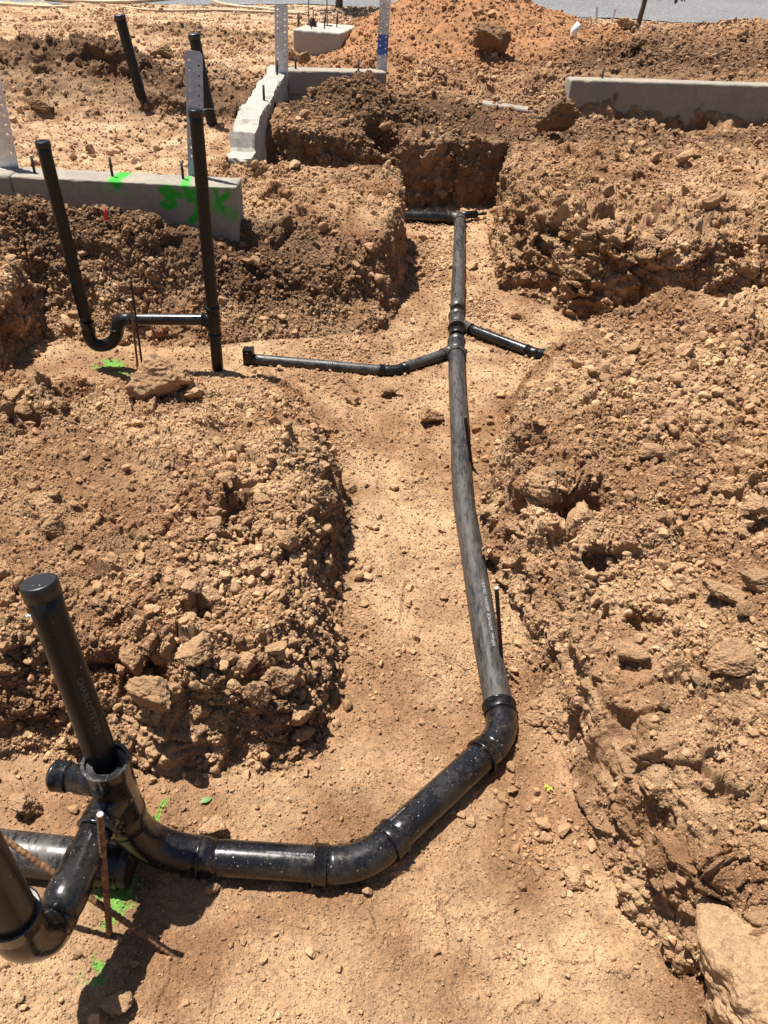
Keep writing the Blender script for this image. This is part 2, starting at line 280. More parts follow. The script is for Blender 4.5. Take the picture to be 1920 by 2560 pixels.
def colour(V,N,info):
    x,y=V[:,0],V[:,1]; n=len(V)
    P=V.copy()
    a=fbm(P*1.1+3,3); b=fbm(P*4.3+11,3); c=fbm(P*17+1,2)
    fl=sstep(.02,-.12,info['d'])
    k=np.clip(.40+a*1.1+b*.9,0,1)[:,None]
    col=TAN*(1-k)+PALE*k
    rk=(np.clip(.22-b*1.5+.5*perlin(P*2.2+90),0,1)*(1-fl*.35))[:,None]; col=col*(1-.65*rk)+RED*.65*rk
    # floor: pale trodden patches
    rd_=(fl*np.clip(-.1+1.6*perlin(P*2.3+71)+.8*b,0,1))[:,None]; col=col*(1-.55*rd_)+np.array([.22,.112,.060])*.55*rd_
    pf=(fl*np.clip(.40+a*1.2+b*1.0,0,1))[:,None]; col=col*(1-.5*pf)+PALE*1.04*.5*pf
    dk=dark_field(x,y); dk=np.clip(dk*1.25+(a*.5+b*.6)*np.minimum(dk*3,1)-.05,0,1)*(1-fl); dk=(dk*.92)[:,None]
    col=col*(1-dk)+DARK*dk
    r=np.sqrt(((x-.62)/1.2)**2+((y-12.4)/1.1)**2); o=sstep(2.35,1.6,r+.35*b)
    o=np.maximum(o,G2(x,y,-.5,9.9,.7,.8,.9))[:,None]; col=col*(1-o)+ORANGE*(1+.25*b[:,None])*o
    # light compacted ground inside the footings
    ins=sstep(-1.3,-1.6,x)*sstep(4.9,5.2,y)*(1-dk[:,0]); ins=(ins*np.clip(.55+b,0,1)*.6)[:,None]; col=col*(1-ins)+np.array([.50,.345,.215])*ins
    g=sstep(13.2,15.5,y-.18*np.abs(x+2)+1.2*b)[:,None]*.5; col=col*(1-g)+np.array([.34,.25,.18])*g
    col=col*(1+.22*c+.10*b)[:,None]
    lc=info['loc']; rc=np.zeros(n); rc[lc]=(info['Rc']-.5)*.22+(info['Rc2']-.5)*.16
    col=col*(1+rc*(1-fl*.5))[:,None]
    # sprayed marking paint lying on the dirt
    g=np.zeros(n)
    for px,py,z,sx,sy in PAINT_SPOTS:
        p=at(px,py,z); g=np.maximum(g,G2(x,y,p[0],p[1],sx,sy,1.))
    near=g>.02
    gg=np.zeros(n); Pn=P[near]; gg[near]=np.clip((g[near]-.32+.75*perlin(Pn*33)+.5*perlin(Pn*90))*1.7,0,1)
    gg=gg[:,None]*.75
    col=col*(1-gg)+np.array([.08,.36,.045])*gg
    return np.clip(col,.01,.9)
V0,T=build_tris(); print('tris',len(T),time.time()-T0); D0,_=displace(V0,T); V0,T=refine(V0,T,D0,.0026,.016,6,3000000); print('tris',len(T),time.time()-T0)
V,info=displace(V0,T); NRM=normals(V,T); COL=colour(V0,NRM,info); print('displaced',time.time()-T0)

# ------------------------------------------------------------------ object helpers
C=scn.collection
def np_mesh(name,V,F,mat,parent=None,smooth=True,col=None):
    F=np.asarray(F); k=F.shape[1]
    me=bpy.data.meshes.new(name); me.vertices.add(len(V)); me.vertices.foreach_set('co',np.asarray(V,dtype=np.float32).ravel())
    me.loops.add(F.size); me.loops.foreach_set('vertex_index',F.astype(np.int32).ravel())
    me.polygons.add(len(F)); me.polygons.foreach_set('loop_start',np.arange(0,F.size,k,dtype=np.int32))
    me.polygons.foreach_set('use_smooth',np.full(len(F),smooth,dtype=bool))
    me.update(calc_edges=True)
    if col is not None:
        at_=me.color_attributes.new('Col','FLOAT_COLOR','POINT'); c4=np.ones((len(V),4),np.float32); c4[:,:3]=col; at_.data.foreach_set('color',c4.ravel())
    me.materials.append(mat)
    o=bpy.data.objects.new(name,me); C.objects.link(o)
    if parent: o.parent=parent
    return o
class MB:
    """collects faces of any size and links them as one mesh object"""
    def __init__(s): s.v=[];s.f=[];s.sm=[]
    def add(s,vs,fs,sm=True):
        b=len(s.v); s.v+= [tuple(map(float,v)) for v in vs]; s.f+=[tuple(b+i for i in f) for f in fs]; s.sm+=[sm]*len(fs); return s
    def tube(s,pts,rad,seg=28,caps=True,capsm=False):
        pts=[np.array(p,float) for p in pts]; n=len(pts)
        if np.isscalar(rad): rad=[rad]*n
        tan=[]
        for i in range(n):
            a=pts[max(i-1,0)];b=pts[min(i+1,n-1)]; t=b-a
            l=np.linalg.norm(t); tan.append(t/l if l>1e-9 else None)
        for i in range(n):
            if tan[i] is None: tan[i]=tan[i-1] if i else tan[1]
        up=np.array([0,0,1.]) if abs(tan[0][2])<.9 else np.array([1.,0,0])
        u=np.cross(tan[0],up);u/=np.linalg.norm(u)
        vs=[]
        for i in range(n):
            u=u-tan[i]*(u@tan[i]);u/=np.linalg.norm(u);w_=np.cross(tan[i],u)
            for k in range(seg):
                a=2*math.pi*k/seg; vs.append(pts[i]+rad[i]*(math.cos(a)*u+math.sin(a)*w_))
        fs=[(i*seg+k,i*seg+(k+1)%seg,(i+1)*seg+(k+1)%seg,(i+1)*seg+k) for i in range(n-1) for k in range(seg)]
        s.add(vs,fs,True)
        if caps:
            b=len(s.v)-len(vs); s.f.append(tuple(b+k for k in range(seg-1,-1,-1)));s.sm.append(capsm)
            s.f.append(tuple(b+(n-1)*seg+k for k in range(seg)));s.sm.append(capsm)
        return s
    def box(s,c,size,rz=0):
        c=np.array(c);h=np.array(size)/2;vs=[]
        for sx in(-1,1):
            for sy in(-1,1):
                for sz in(-1,1):
                    q=np.array([sx,sy,sz])*h; vs.append(c+np.array([q[0]*math.cos(rz)-q[1]*math.sin(rz),q[0]*math.sin(rz)+q[1]*math.cos(rz),q[2]]))
        s.add(vs,[(0,1,3,2),(4,6,7,5),(0,4,5,1),(2,3,7,6),(0,2,6,4),(1,5,7,3)],False); return s
    def build(s,name,mat,parent=None):
        me=bpy.data.meshes.new(name); me.from_pydata(s.v,[],s.f); me.polygons.foreach_set('use_smooth',s.sm); me.materials.append(mat); me.update()
        o=bpy.data.objects.new(name,me); C.objects.link(o)
        if parent: o.parent=parent
        return o
def tag(o,label=None,cat=None,group=None,kind=None):
    if label:o['label']=label
    if cat:o['category']=cat
    if group:o['group']=group
    if kind:o['kind']=kind
    return o
def empty(name,loc=(0,0,0)):
    # kept at the origin of its parts' coordinates: parts are modelled relative to it
    o=bpy.data.objects.new(name,None); C.objects.link(o); o.location=tuple(map(float,loc)); return o
def part(mb,name,mat,parent,off=None):
    base=np.array(parent.location) if off is None else np.array(off)
    mb.v=[tuple(np.array(v)-base) for v in mb.v]
    return mb.build(name,mat,parent)

# ------------------------------------------------------------------ materials
def mat(name):
    m=bpy.data.materials.new(name); m.use_nodes=True; n=m.node_tree; return m,n,n.nodes,n.links,n.nodes['Principled BSDF']
def nd(n,t,**k):
    o=n.nodes.new(t)
    for a,b in k.items(): setattr(o,a,b)
    return o
def noise(n,sc,det=4,rough=.6,vec=None):
    o=nd(n,'ShaderNodeTexNoise'); o.inputs['Scale'].default_value=sc;o.inputs['Detail'].default_value=det;o.inputs['Roughness'].default_value=rough
    if vec is not None:n.links.new(vec,o.inputs['Vector'])
    return o
def ramp(n,fac,stops):
    r=nd(n,'ShaderNodeValToRGB'); e=r.color_ramp.elements
    while len(e)<len(stops): e.new(.5)
    for q,(p,c) in zip(e,stops): q.position=p; q.color=(c[0],c[1],c[2],1) if hasattr(c,'__len__') else (c,c,c,1)
    n.links.new(fac,r.inputs[0]); return r
def mix(n,fac,a,b,mode='MIX'):
    m=nd(n,'ShaderNodeMix',data_type='RGBA',blend_type=mode)
    for s,v in ((0,fac),(6,a),(7,b)):
        if hasattr(v,'default_value') or hasattr(v,'is_output'): n.links.new(v,m.inputs[s])
        elif s==0: m.inputs[0].default_value=v
        else: m.inputs[s].default_value=(*v,1)
    return m.outputs[2]
def bump(n,h,strength,dist,prev=None):
    b=nd(n,'ShaderNodeBump'); b.inputs['Strength'].default_value=strength;b.inputs['Distance'].default_value=dist;n.links.new(h,b.inputs['Height'])
    if prev is not None:n.links.new(prev,b.inputs['Normal'])
    return b.outputs[0]
def soil_material(name,grain=1.0):
    m,n,N,L,P=mat(name)
    ca=nd(n,'ShaderNodeVertexColor'); ca.layer_name='Col'
    g=nd(n,'ShaderNodeNewGeometry'); pos=g.outputs['Position']
    n1=noise(n,9,6,.7,pos); n2=noise(n,70,5,.75,pos); n3=noise(n,330,3,.7,pos)
    v=nd(n,'ShaderNodeTexVoronoi'); v.inputs['Scale'].default_value=190; L.new(pos,v.inputs['Vector'])
    v2=nd(n,'ShaderNodeTexVoronoi'); v2.inputs['Scale'].default_value=46; v2.inputs['Randomness'].default_value=1; L.new(pos,v2.inputs['Vector'])
    r1=ramp(n,n1.outputs[0],[(.25,.86),(.75,1.13)]); r2=ramp(n,n2.outputs[0],[(.28,.66),(.72,1.28)]); r3=ramp(n,n3.outputs[0],[(.3,.85),(.7,1.15)])
    c=mix(n,1.0,ca.outputs[0],r1.outputs[0],'MULTIPLY'); c=mix(n,.85,c,r2.outputs[0],'MULTIPLY'); c=mix(n,.8,c,r3.outputs[0],'MULTIPLY')
    # single pale or dark grains
    sp=nd(n,'ShaderNodeSeparateColor'); L.new(v.outputs['Color'],sp.inputs[0]); rg=ramp(n,sp.outputs[0],[(.0,.80),(.08,1.0),(.93,1.0),(1,1.35)])
    c=mix(n,.9,c,rg.outputs[0],'MULTIPLY')
    L.new(c,P.inputs['Base Color']); P.inputs['Roughness'].default_value=.95; P.inputs['Specular IOR Level'].default_value=.12
    b=bump(n,n2.outputs[0],.75,.010*grain); b=bump(n,v2.outputs['Distance'],-.45*grain,.010,b) if False else b
    b=bump(n,v.outputs['Distance'],.6,-.0035*grain,b); b=bump(n,n3.outputs[0],.7,.0028*grain,b)
    L.new(b,P.inputs['Normal']); return m
M_SOIL=soil_material('soil'); M_ROCK=soil_material('clod_soil',.8)
def concrete(name,base=(.27,.236,.192),dirt=.5):
    m,n,N,L,P=mat(name); g=nd(n,'ShaderNodeNewGeometry').outputs['Position']
    a=noise(n,3,6,.75,g); b=noise(n,28,5,.75,g); c=noise(n,160,3,.7,g)
    r=ramp(n,a.outputs[0],[(.25,.72),(.7,1.12)]); r2=ramp(n,b.outputs[0],[(.3,.76),(.7,1.12)])
    col=mix(n,1.,base,r.outputs[0],'MULTIPLY'); col=mix(n,.8,col,r2.outputs[0],'MULTIPLY')
    d=ramp(n,a.outputs[0],[(.5,0.),(.72,1.)]); k=nd(n,'ShaderNodeMath',operation='MULTIPLY'); L.new(d.outputs[0],k.inputs[0]); k.inputs[1].default_value=dirt
    col=mix(n,k.outputs[0],col,(.28,.18,.11)); L.new(col,P.inputs['Base Color']); P.inputs['Roughness'].default_value=.9
    L.new(bump(n,c.outputs[0],.5,.003,bump(n,b.outputs[0],.5,.008)),P.inputs['Normal']); return m
def painted_concrete():
    m=concrete('painted_concrete'); n=m.node_tree; P=n.nodes['Principled BSDF']; old=P.inputs['Base Color'].links[0].from_socket
    ca=nd(n,'ShaderNodeVertexColor'); ca.layer_name='Col'; sc=nd(n,'ShaderNodeSeparateColor'); n.links.new(ca.outputs[0],sc.inputs[0])
    n.links.new(mix(n,sc.outputs[0],old,(.02,.30,.015)),P.inputs['Base Color']); return m
M_CONC=concrete('concrete'); M_CONCP=painted_concrete(); M_CONCR=concrete('rough_concrete',(.37,.345,.30),.4)
def abs_plastic(name,dust,speck=.5,rough=.24,dustcol=(.30,.215,.15),streak=None):
    m,n,N,L,P=mat(name); g=nd(n,'ShaderNodeNewGeometry'); pos=g.outputs['Position']
    if streak: vm=nd(n,'ShaderNodeVectorMath',operation='MULTIPLY'); L.new(pos,vm.inputs[0]); vm.inputs[1].default_value=streak; pos=vm.outputs[0]
    a=noise(n,7,6,.72,pos); b=noise(n,45,5,.75,pos); c=noise(n,260,3,.7,pos)
    s=nd(n,'ShaderNodeTexVoronoi'); s.inputs['Scale'].default_value=75; L.new(pos,s.inputs['Vector'])
    s2=nd(n,'ShaderNodeTexVoronoi'); s2.inputs['Scale'].default_value=210; L.new(pos,s2.inputs['Vector'])
    ma=nd(n,'ShaderNodeMath',operation='ADD'); mm=nd(n,'ShaderNodeMath',operation='MULTIPLY'); L.new(b.outputs[0],mm.inputs[0]); mm.inputs[1].default_value=.8; L.new(a.outputs[0],ma.inputs[0]); L.new(mm.outputs[0],ma.inputs[1])
    film=ramp(n,ma.outputs[0],[(.78-.25*dust,0.),(1.15-.2*dust,min(1,.25+dust*.6))])
    dots=ramp(n,s.outputs['Distance'],[(.10,1.),(.19,0.)]); dots2=ramp(n,s2.outputs['Distance'],[(.12,.9),(.24,0.)])
    sc=nd(n,'ShaderNodeSeparateColor'); L.new(s.outputs['Color'],sc.inputs[0]); gate=ramp(n,sc.outputs[0],[(1-speck*.6,0.),(1-speck*.6+.02,1.)])
    sc2=nd(n,'ShaderNodeSeparateColor'); L.new(s2.outputs['Color'],sc2.inputs[0]); gate2=ramp(n,sc2.outputs[1],[(1-speck*.5,0.),(1-speck*.5+.02,1.)])
    d1=mix(n,1.,dots.outputs[0],gate.outputs[0],'MULTIPLY'); d2=mix(n,1.,dots2.outputs[0],gate2.outputs[0],'MULTIPLY')
    f=mix(n,1.,film.outputs[0],d1,'LIGHTEN'); f=mix(n,1.,f,d2,'LIGHTEN')
    col=mix(n,f,(.007,.0068,.0075),dustcol); L.new(col,P.inputs['Base Color'])
    rr=ramp(n,f,[(0.,rough),(.5,.75)]); rn=mix(n,.35,rr.outputs[0],ramp(n,b.outputs[0],[(.3,rough*.6),(.75,.6)]).outputs[0]); L.new(rn,P.inputs['Roughness'])
    L.new(bump(n,c.outputs[0],.12,.0006),P.inputs['Normal']); return m
M_ABS=abs_plastic('black_plastic',-.30,.34,.17,(.20,.16,.125)); M_DUSTY=abs_plastic('dusty_black_plastic',.18,.3,.30,(.15,.13,.112),(2.2,.35,2.2)); M_CLEAN=abs_plastic('clean_black_plastic',-1.2,.08,.36); M_CLEAN.node_tree.nodes['Principled BSDF'].inputs['Specular IOR Level'].default_value=.3; M_CLEAN.name='matt_black_plastic'
M_CAP=abs_plastic('cap_plastic',-.8,.1,.42)
def simple(name,col,rough=.6,metal=0.,nz=None,spec=None):
    m,n,N,L,P=mat(name); P.inputs['Roughness'].default_value=rough;P.inputs['Metallic'].default_value=metal
    g=nd(n,'ShaderNodeNewGeometry').outputs['Position']; a=noise(n,nz or 40,4,.65,g); r=ramp(n,a.outputs[0],[(.3,.75),(.7,1.2)])
    L.new(mix(n,1.,col,r.outputs[0],'MULTIPLY'),P.inputs['Base Color'])
    if spec is not None:P.inputs['Specular IOR Level'].default_value=spec
    return m
M_RING=simple('hub_shadow_gap',(.006,.006,.006),.5); M_PRINT=simple('white_print',(.30,.31,.33),.6,0,300); M_PRINTF=simple('faded_print',(.10,.09,.08),.6,0,300)
def rust():
    m,n,N,L,P=mat('rusty_steel'); g=nd(n,'ShaderNodeNewGeometry').outputs['Position']; a=noise(n,55,5,.7,g)
    r=ramp(n,a.outputs[0],[(.3,(.055,.028,.016)),(.5,(.17,.085,.04)),(.68,(.33,.18,.08))]); L.new(r.outputs[0],P.inputs['Base Color']); P.inputs['Roughness'].default_value=.7;P.inputs['Metallic'].default_value=.25
    L.new(bump(n,a.outputs[0],.4,.001),P.inputs['Normal']); return m
M_RUST=rust(); M_STEELCUT=simple('cut_steel_end',(.75,.74,.73),.35,.6); M_DARKSTEEL=simple('dark_steel',(.035,.028,.024),.6,.4)
def galv():
    m,n,N,L,P=mat('galvanised_steel'); g=nd(n,'ShaderNodeNewGeometry').outputs['Position']
    v=nd(n,'ShaderNodeTexVoronoi'); v.inputs['Scale'].default_value=60; L.new(g,v.inputs['Vector']); a=noise(n,6,5,.7,g)
    sc=nd(n,'ShaderNodeSeparateColor'); L.new(v.outputs['Color'],sc.inputs[0])
    r=ramp(n,sc.outputs[0],[(0,(.52,.55,.60)),(1,(.70,.73,.78))]); r2=ramp(n,a.outputs[0],[(.3,.7),(.7,1.1)]); L.new(mix(n,1.,r.outputs[0],r2.outputs[0],'MULTIPLY'),P.inputs['Base Color'])
    P.inputs['Metallic'].default_value=.6; P.inputs['Roughness'].default_value=.38; return m
M_GALV=galv(); M_GALV_SKY=M_GALV.copy(); M_GALV_SKY.name='sky_tinted_galvanised_steel'; M_BLUE=simple('blue_paint',(.05,.13,.42),.5,0,30); _q=M_GALV_SKY.node_tree.nodes['Principled BSDF']; _q.inputs['Metallic'].default_value=.15
for _nd in M_GALV_SKY.node_tree.nodes:
    if _nd.type=='VALTORGB' and _nd.color_ramp.elements[0].color[2]>.55: _nd.color_ramp.elements[0].color=(.50,.55,.62,1); _nd.color_ramp.elements[1].color=(.64,.69,.77,1)  # sky reflection on this strap is painted into its base colour as blue-grey
M_GREEN=simple('green_spray_paint',(.03,.42,.015),.7,0,60)
M_HOSE=simple('hose_rubber',(.50,.36,.22),.6,0,8); M_WHITE=simple('white_plastic',(.75,.74,.70),.4); M_RED=simple('red_flag',(.55,.03,.04),.6)
def asphalt():
    m,n,N,L,P=mat('asphalt'); g=nd(n,'ShaderNodeNewGeometry').outputs['Position']; a=noise(n,90,3,.8,g); b=noise(n,.5,4,.6,g); v=nd(n,'ShaderNodeTexVoronoi'); v.inputs['Scale'].default_value=45; L.new(g,v.inputs['Vector'])
    sc=nd(n,'ShaderNodeSeparateColor'); L.new(v.outputs['Color'],sc.inputs[0])
    r=ramp(n,sc.outputs[0],[(0,(.085,.085,.087)),(.8,(.15,.149,.148)),(1,(.27,.265,.26))]); r2=ramp(n,b.outputs[0],[(.3,.85),(.7,1.15)]); L.new(mix(n,1.,r.outputs[0],r2.outputs[0],'MULTIPLY'),P.inputs['Base Color']); P.inputs['Roughness'].default_value=.9
    L.new(bump(n,a.outputs[0],.6,.01),P.inputs['Normal']); return m
M_ASPH=asphalt(); M_LEAF=simple('leaf_green',(.07,.17,.03),.5,0,20); M_BARK=simple('bark',(.10,.075,.05),.9,0,30)

# ------------------------------------------------------------------ ground
ground=np_mesh('ground',V,T,M_SOIL,col=COL); tag(ground,kind='structure')
PXV,PYV,DV=project(V)
_seen=(DV>.3)&(PXV>-60)&(PXV<1980)&(PYV>-60)&(PYV<2620)
_si=np.where(_seen)[0]; _bx=(PXV[_si]//8).astype(int)+10; _by=(PYV[_si]//8).astype(int)+10
_key=_by*300+_bx; _o=np.lexsort((DV[_si],_key)); _ks=_key[_o]; _first=np.concatenate([[True],_ks[1:]!=_ks[:-1]])
_lut=dict(zip(_ks[_first].tolist(),_si[_o][_first].tolist()))
def hit(px,py):
    """the ground point seen at this place in the photograph"""
    for r in range(0,6):
        for dy in range(-r,r+1):
            for dx in range(-r,r+1):
                k=(int(py//8)+10+dy)*300+int(px//8)+10+dx
                if k in _lut: i=_lut[k]; return V[i].copy(),NRM[i],COL[i]
    p=at(px,py,.45); return p,np.array([0,0,1.]),TAN
_low=np.where((np.abs(V[:,0])<8)&(V[:,1]>-2)&(V[:,1]<19))[0]
_gk=(np.floor(V[_low,0]/.05).astype(int)+400)*2000+np.floor(V[_low,1]/.05).astype(int)+200
_o2=np.lexsort((-V[_low,2],_gk)); _g2=_gk[_o2]; _f2=np.concatenate([[True],_g2[1:]!=_g2[:-1]]); _gz=dict(zip(_g2[_f2].tolist(),V[_low][_o2][_f2][:,2].tolist()))
def gz(x,y): return _gz.get((int(math.floor(x/.05))+400)*2000+int(math.floor(y/.05))+200,float(height(np.array([x]),np.array([y]))[0]))
print('ground',time.time()-T0)

# ------------------------------------------------------------------ pipes
def arc(p0,p1,p2,cut,n=10):
    p0,p1,p2=map(lambda q:np.array(q,float),(p0,p1,p2)); a=(p0-p1)/np.linalg.norm(p0-p1); b=(p2-p1)/np.linalg.norm(p2-p1)
    A=p1+a*cut;B=p1+b*cut
    return [(1-t)**2*A+2*t*(1-t)*p1+t*t*B for t in np.linspace(0,1,n)]
def unit(v): v=np.array(v,float); return v/np.linalg.norm(v)
def hub(mb,p,dirn,r,l=.038,lip=.0025):
    """a glued socket: collar with a raised lip at its mouth, mouth towards dirn"""
    d=unit(dirn); p=np.array(p,float)
    ps=[p,p+d*.003,p+d*(l-.006),p+d*(l-.0055),p+d*(l-.001),p+d*l]; rs=[r*.99,r*1.035,r*1.035,r*1.035+lip,r*1.035+lip,r*1.03]
    mb.tube(ps,rs,32); return mb
def elbow(name,p0,p1,p2,cut,r,parent,m,hl=.036):
    pts=arc(p0,p1,p2,cut,12); mb=MB(); mb.tube(pts,r*1.045,32)
    hub(mb,pts[0],unit(np.array(p0)-np.array(p1)),r*1.09,hl); hub(mb,pts[-1],unit(np.array(p2)-np.array(p1)),r*1.09,hl)
    return part(mb,name,m,parent)
def straight(name,a,b,r,parent,m,seg=32):
    a=np.array(a);b=np.array(b); n=max(2,int(np.linalg.norm(b-a)/.05)); mb=MB(); mb.tube([a+(b-a)*t for t in np.linspace(0,1,n)],r,seg); return part(mb,name,m,parent)
def lettering(text,a,b,r,parent,root,start,size,side,m=None,name='printed_lettering',flip=False):
    """print wrapped round a pipe that runs a->b; side = outward direction of the middle of the print"""
    cu=bpy.data.curves.new('t','FONT'); cu.body=text; cu.size=size; cu.resolution_u=2; cu.align_y='CENTER'
    to=bpy.data.objects.new('t',cu); C.objects.link(to); dg=bpy.context.evaluated_depsgraph_get(); me=to.evaluated_get(dg).to_mesh()
    vs=[v.co.copy() for v in me.vertices]; fs=[tuple(p.vertices) for p in me.polygons]; to.evaluated_get(dg).to_mesh_clear(); bpy.data.objects.remove(to)
    a=np.array(a,float);b=np.array(b,float); d=unit(b-a); s=np.array(side,float); s=unit(s-d*(s@d)); u=np.cross(s,d)   # text up direction
    out=[]; 
    for v in vs:
        ang=v.y/r; out.append(a+d*(start+v.x)+(r+.0006)*(math.cos(ang)*s+math.sin(ang)*u*(1))-np.array(root.location))
    me2=bpy.data.meshes.new(name); me2.from_pydata([tuple(o) for o in out],[],fs); me2.materials.append(m or M_PRINT); o=bpy.data.objects.new(name,me2); C.objects.link(o); o.parent=parent; return o
R3=.0445; R2=.0302
net=empty('drain_pipe_run',(-.40,.97,.12)); tag(net,'long black plastic drain line with branches along the trench floor, capped upright at its front','drain pipe')
def fl(px,py,r=R3,dz=.0): 
    p=at(px,py,.1)
    for _ in range(4): p=at(px,py,fz(p[1])+r*1.05+dz)
    return p
A0=fl(400,2135); A1=fl(905,2168); A2=fl(1262,1838); B1=fl(1213,1587); B2=fl(1158,1240); B3=fl(1142,947); B4=fl(1141,850); B5=fl(1143,773); B6=fl(1150,545,R3,.0); B7=fl(1020,540)
def lerp(a,b,t): return np.array(a)+(np.array(b)-np.array(a))*t
# horizontal piece, elbow, diagonal piece, elbow, long run
dA=unit(A1-A0)
hA=at(533,2140,fz(.97)+.047)
sec1=straight('pipe_section',A0+dA*.09,A1-dA*.06,R3,net,M_ABS)
elbow('elbow',A0,A1,A2,.085,R3,net,M_ABS)
sec2=straight('pipe_section',lerp(A1,A2,.15),lerp(A2,A1,.12),R3,net,M_ABS)
elbow('elbow',A1,A2,B1,.075,R3,net,M_ABS)
path=[A2+unit(B1-A2)*.07,B1,lerp(B1,B2,.5),B2,lerp(B2,B3,.5),B3,fl(1141,885)]
# smooth long run
def catmull(P,n=10):
    P=[np.array(p) for p in P]; Q=[2*P[0]-P[1]]+P+[2*P[-1]-P[-2]]; out=[]
    for i in range(1,len(Q)-2):
        for t in np.linspace(0,1,n,endpoint=False):
            a,b,c,d=Q[i-1],Q[i],Q[i+1],Q[i+2]; out.append(.5*((2*b)+(-a+c)*t+(2*a-5*b+4*c-d)*t*t+(-a+3*b-3*c+d)*t**3))
    out.append(P[-1]); return out
mb=MB(); mb.tube(catmull(path,9),R3,32); run=part(mb,'pipe_section',M_DUSTY,net)
mb=MB(); mb.tube(catmull([B5+unit(B6-B5)*-.02,lerp(B5,B6,.35),lerp(B5,B6,.7),B6],8),R3,32); run2=part(mb,'pipe_section',M_DUSTY,net)
# the two branch fittings in the run
dM=unit(B5-B3)
J1=fl(1141,872); J2=fl(1142,806)
def tee(c,br,rb,name='wye_fitting',m=M_DUSTY):
    mb=MB(); a=c-dM*.085;b=c+dM*.085; mb.tube([a,c,b],R3*1.07,32); hub(mb,a+dM*.03,-dM,R3*1.11,.04); hub(mb,b-dM*.03,dM,R3*1.11,.04)
    d=unit(br-c); mb.tube([c,c+d*.10],rb*1.1,28); hub(mb,c+d*.085,d,rb*1.12,.034); return part(mb,name,m,net)
BL=fl(1075,901,R2,.012); BR=fl(1208,838,R2,.012)
tee(J1,BL,R2); tee(J2,BR,R2)
mb=MB(); mb.tube([lerp(J1,J2,.42),lerp(J1,J2,.58)],R3*1.0,32); part(mb,'coupling',M_CLEAN,net)
# left branch
L1=fl(985,929,R2); L2=fl(628,898,R2,.02)
straight('pipe_section',J1+unit(BL-J1)*.09,L1+unit(BL-L1)*.03,R2,net,M_DUSTY); elbow('elbow',BL,L1,L2,.05,R2,net,M_CLEAN,.03)
brp=straight('pipe_section',L1+unit(L2-L1)*.04,L2,R2,net,M_DUSTY); lettering('CHARLOTTE',L2,L1,R2,brp,net,.35,.02,(0,-.45,.9))
# right branch
Q1=fl(1345,886,R2,.01); Q2=fl(1430,884,R2,.015)
straight('pipe_section',J2+unit(BR-J2)*.09,Q1,R2,net,M_ABS); elbow('elbow',BR,Q1,Q2,.05,R2,net,M_CLEAN,.03); straight('pipe_section',Q1+unit(Q2-Q1)*.06,Q1+unit(Q2-Q1)*1.5+np.array([0,0,.01]),R2,net,M_CLEAN)
# far end: turns left under the dark wall, with a capped stub
elbow('elbow',B5,B6,B7,.07,R3,net,M_DUSTY); straight('pipe_section',B6+unit(B7-B6)*.09,B6+unit(B7-B6)*1.3,R3,net,M_ABS)
mb=MB(); s0=B6+np.array([0,.03,.01]); mb.tube([s0,s0+np.array([.06,.03,0]),s0+np.array([.14,.06,0])],[.03,.03,.03],24); mb.tube([s0+np.array([.14,.06,0]),s0+np.array([.22,.09,.0])],.012,16); part(mb,'pipe_stub',M_CLEAN,net)
# front cluster: upright, open hub, long sweep down to the run
HB=at(263,1903,.57); U0=at(330,2080,.30); 
body_top=HB; body_dir=unit(np.array([.03,.01,-1.]))
_hx=A0+dA*.075; _v0=body_top+np.array([0,0,-.03]); _cn=np.array([body_top[0]+.012,lerp(body_top,_hx,.6)[1],_hx[2]+.004]); sw=[_v0]+arc(body_top+np.array([0,0,-.10]),_cn,_hx,.19,22)+[_hx+dA*.02]
mb=MB(); mb.tube(sw,R3*1.07,36); hub(mb,A0+dA*.06,dA,R3*1.1,.045); part(mb,'long_sweep_fitting',M_ABS,net)
mb=MB(); c=body_top
mb.tube([c+np.array([.004,0,-.22]),c+np.array([.002,0,-.04]),c+np.array([.001,0,-.036]),c+np.array([0,0,0])],[R3*1.07,R3*1.07,R3*1.14,R3*1.14],36,False)
mb.tube([c,c+np.array([0,0,-.0001])],[R3*1.14,R3*.98],36,False); mb.tube([c+np.array([0,0,-.0001]),c+np.array([0,0,-.010])],[R3*.98,R3*.96],36,False); mb.tube([c+np.array([0,0,-.010]),c+np.array([0,0,-.0112])],[R3*.96,.028],36,False)
mb.tube([c+np.array([0,0,-.20]),c+np.array([.004,0,-.205]),c+np.array([.004,0,-.245]),c+np.array([.004,0,-.25])],[R3*1.09,R3*1.16,R3*1.16,R3*1.09],36)
wye=part(mb,'wye_fitting',M_ABS,net)
# stub to the left and back
sd=unit(np.array([-1,.12,-.05])); s0=c+np.array([0,0,-.085]); mb=MB(); mb.tube([s0,s0+sd*.08],R2*1.12,32); mb.tube([s0+sd*.07,s0+sd*.072,s0+sd*.137,s0+sd*.142],[R2*1.1,R2*1.02,R2*1.02,R2*.95],32); hub(mb,s0+sd*.10,sd,R2*1.1,.036,.001); part(mb,'pipe_stub',M_ABS,net)
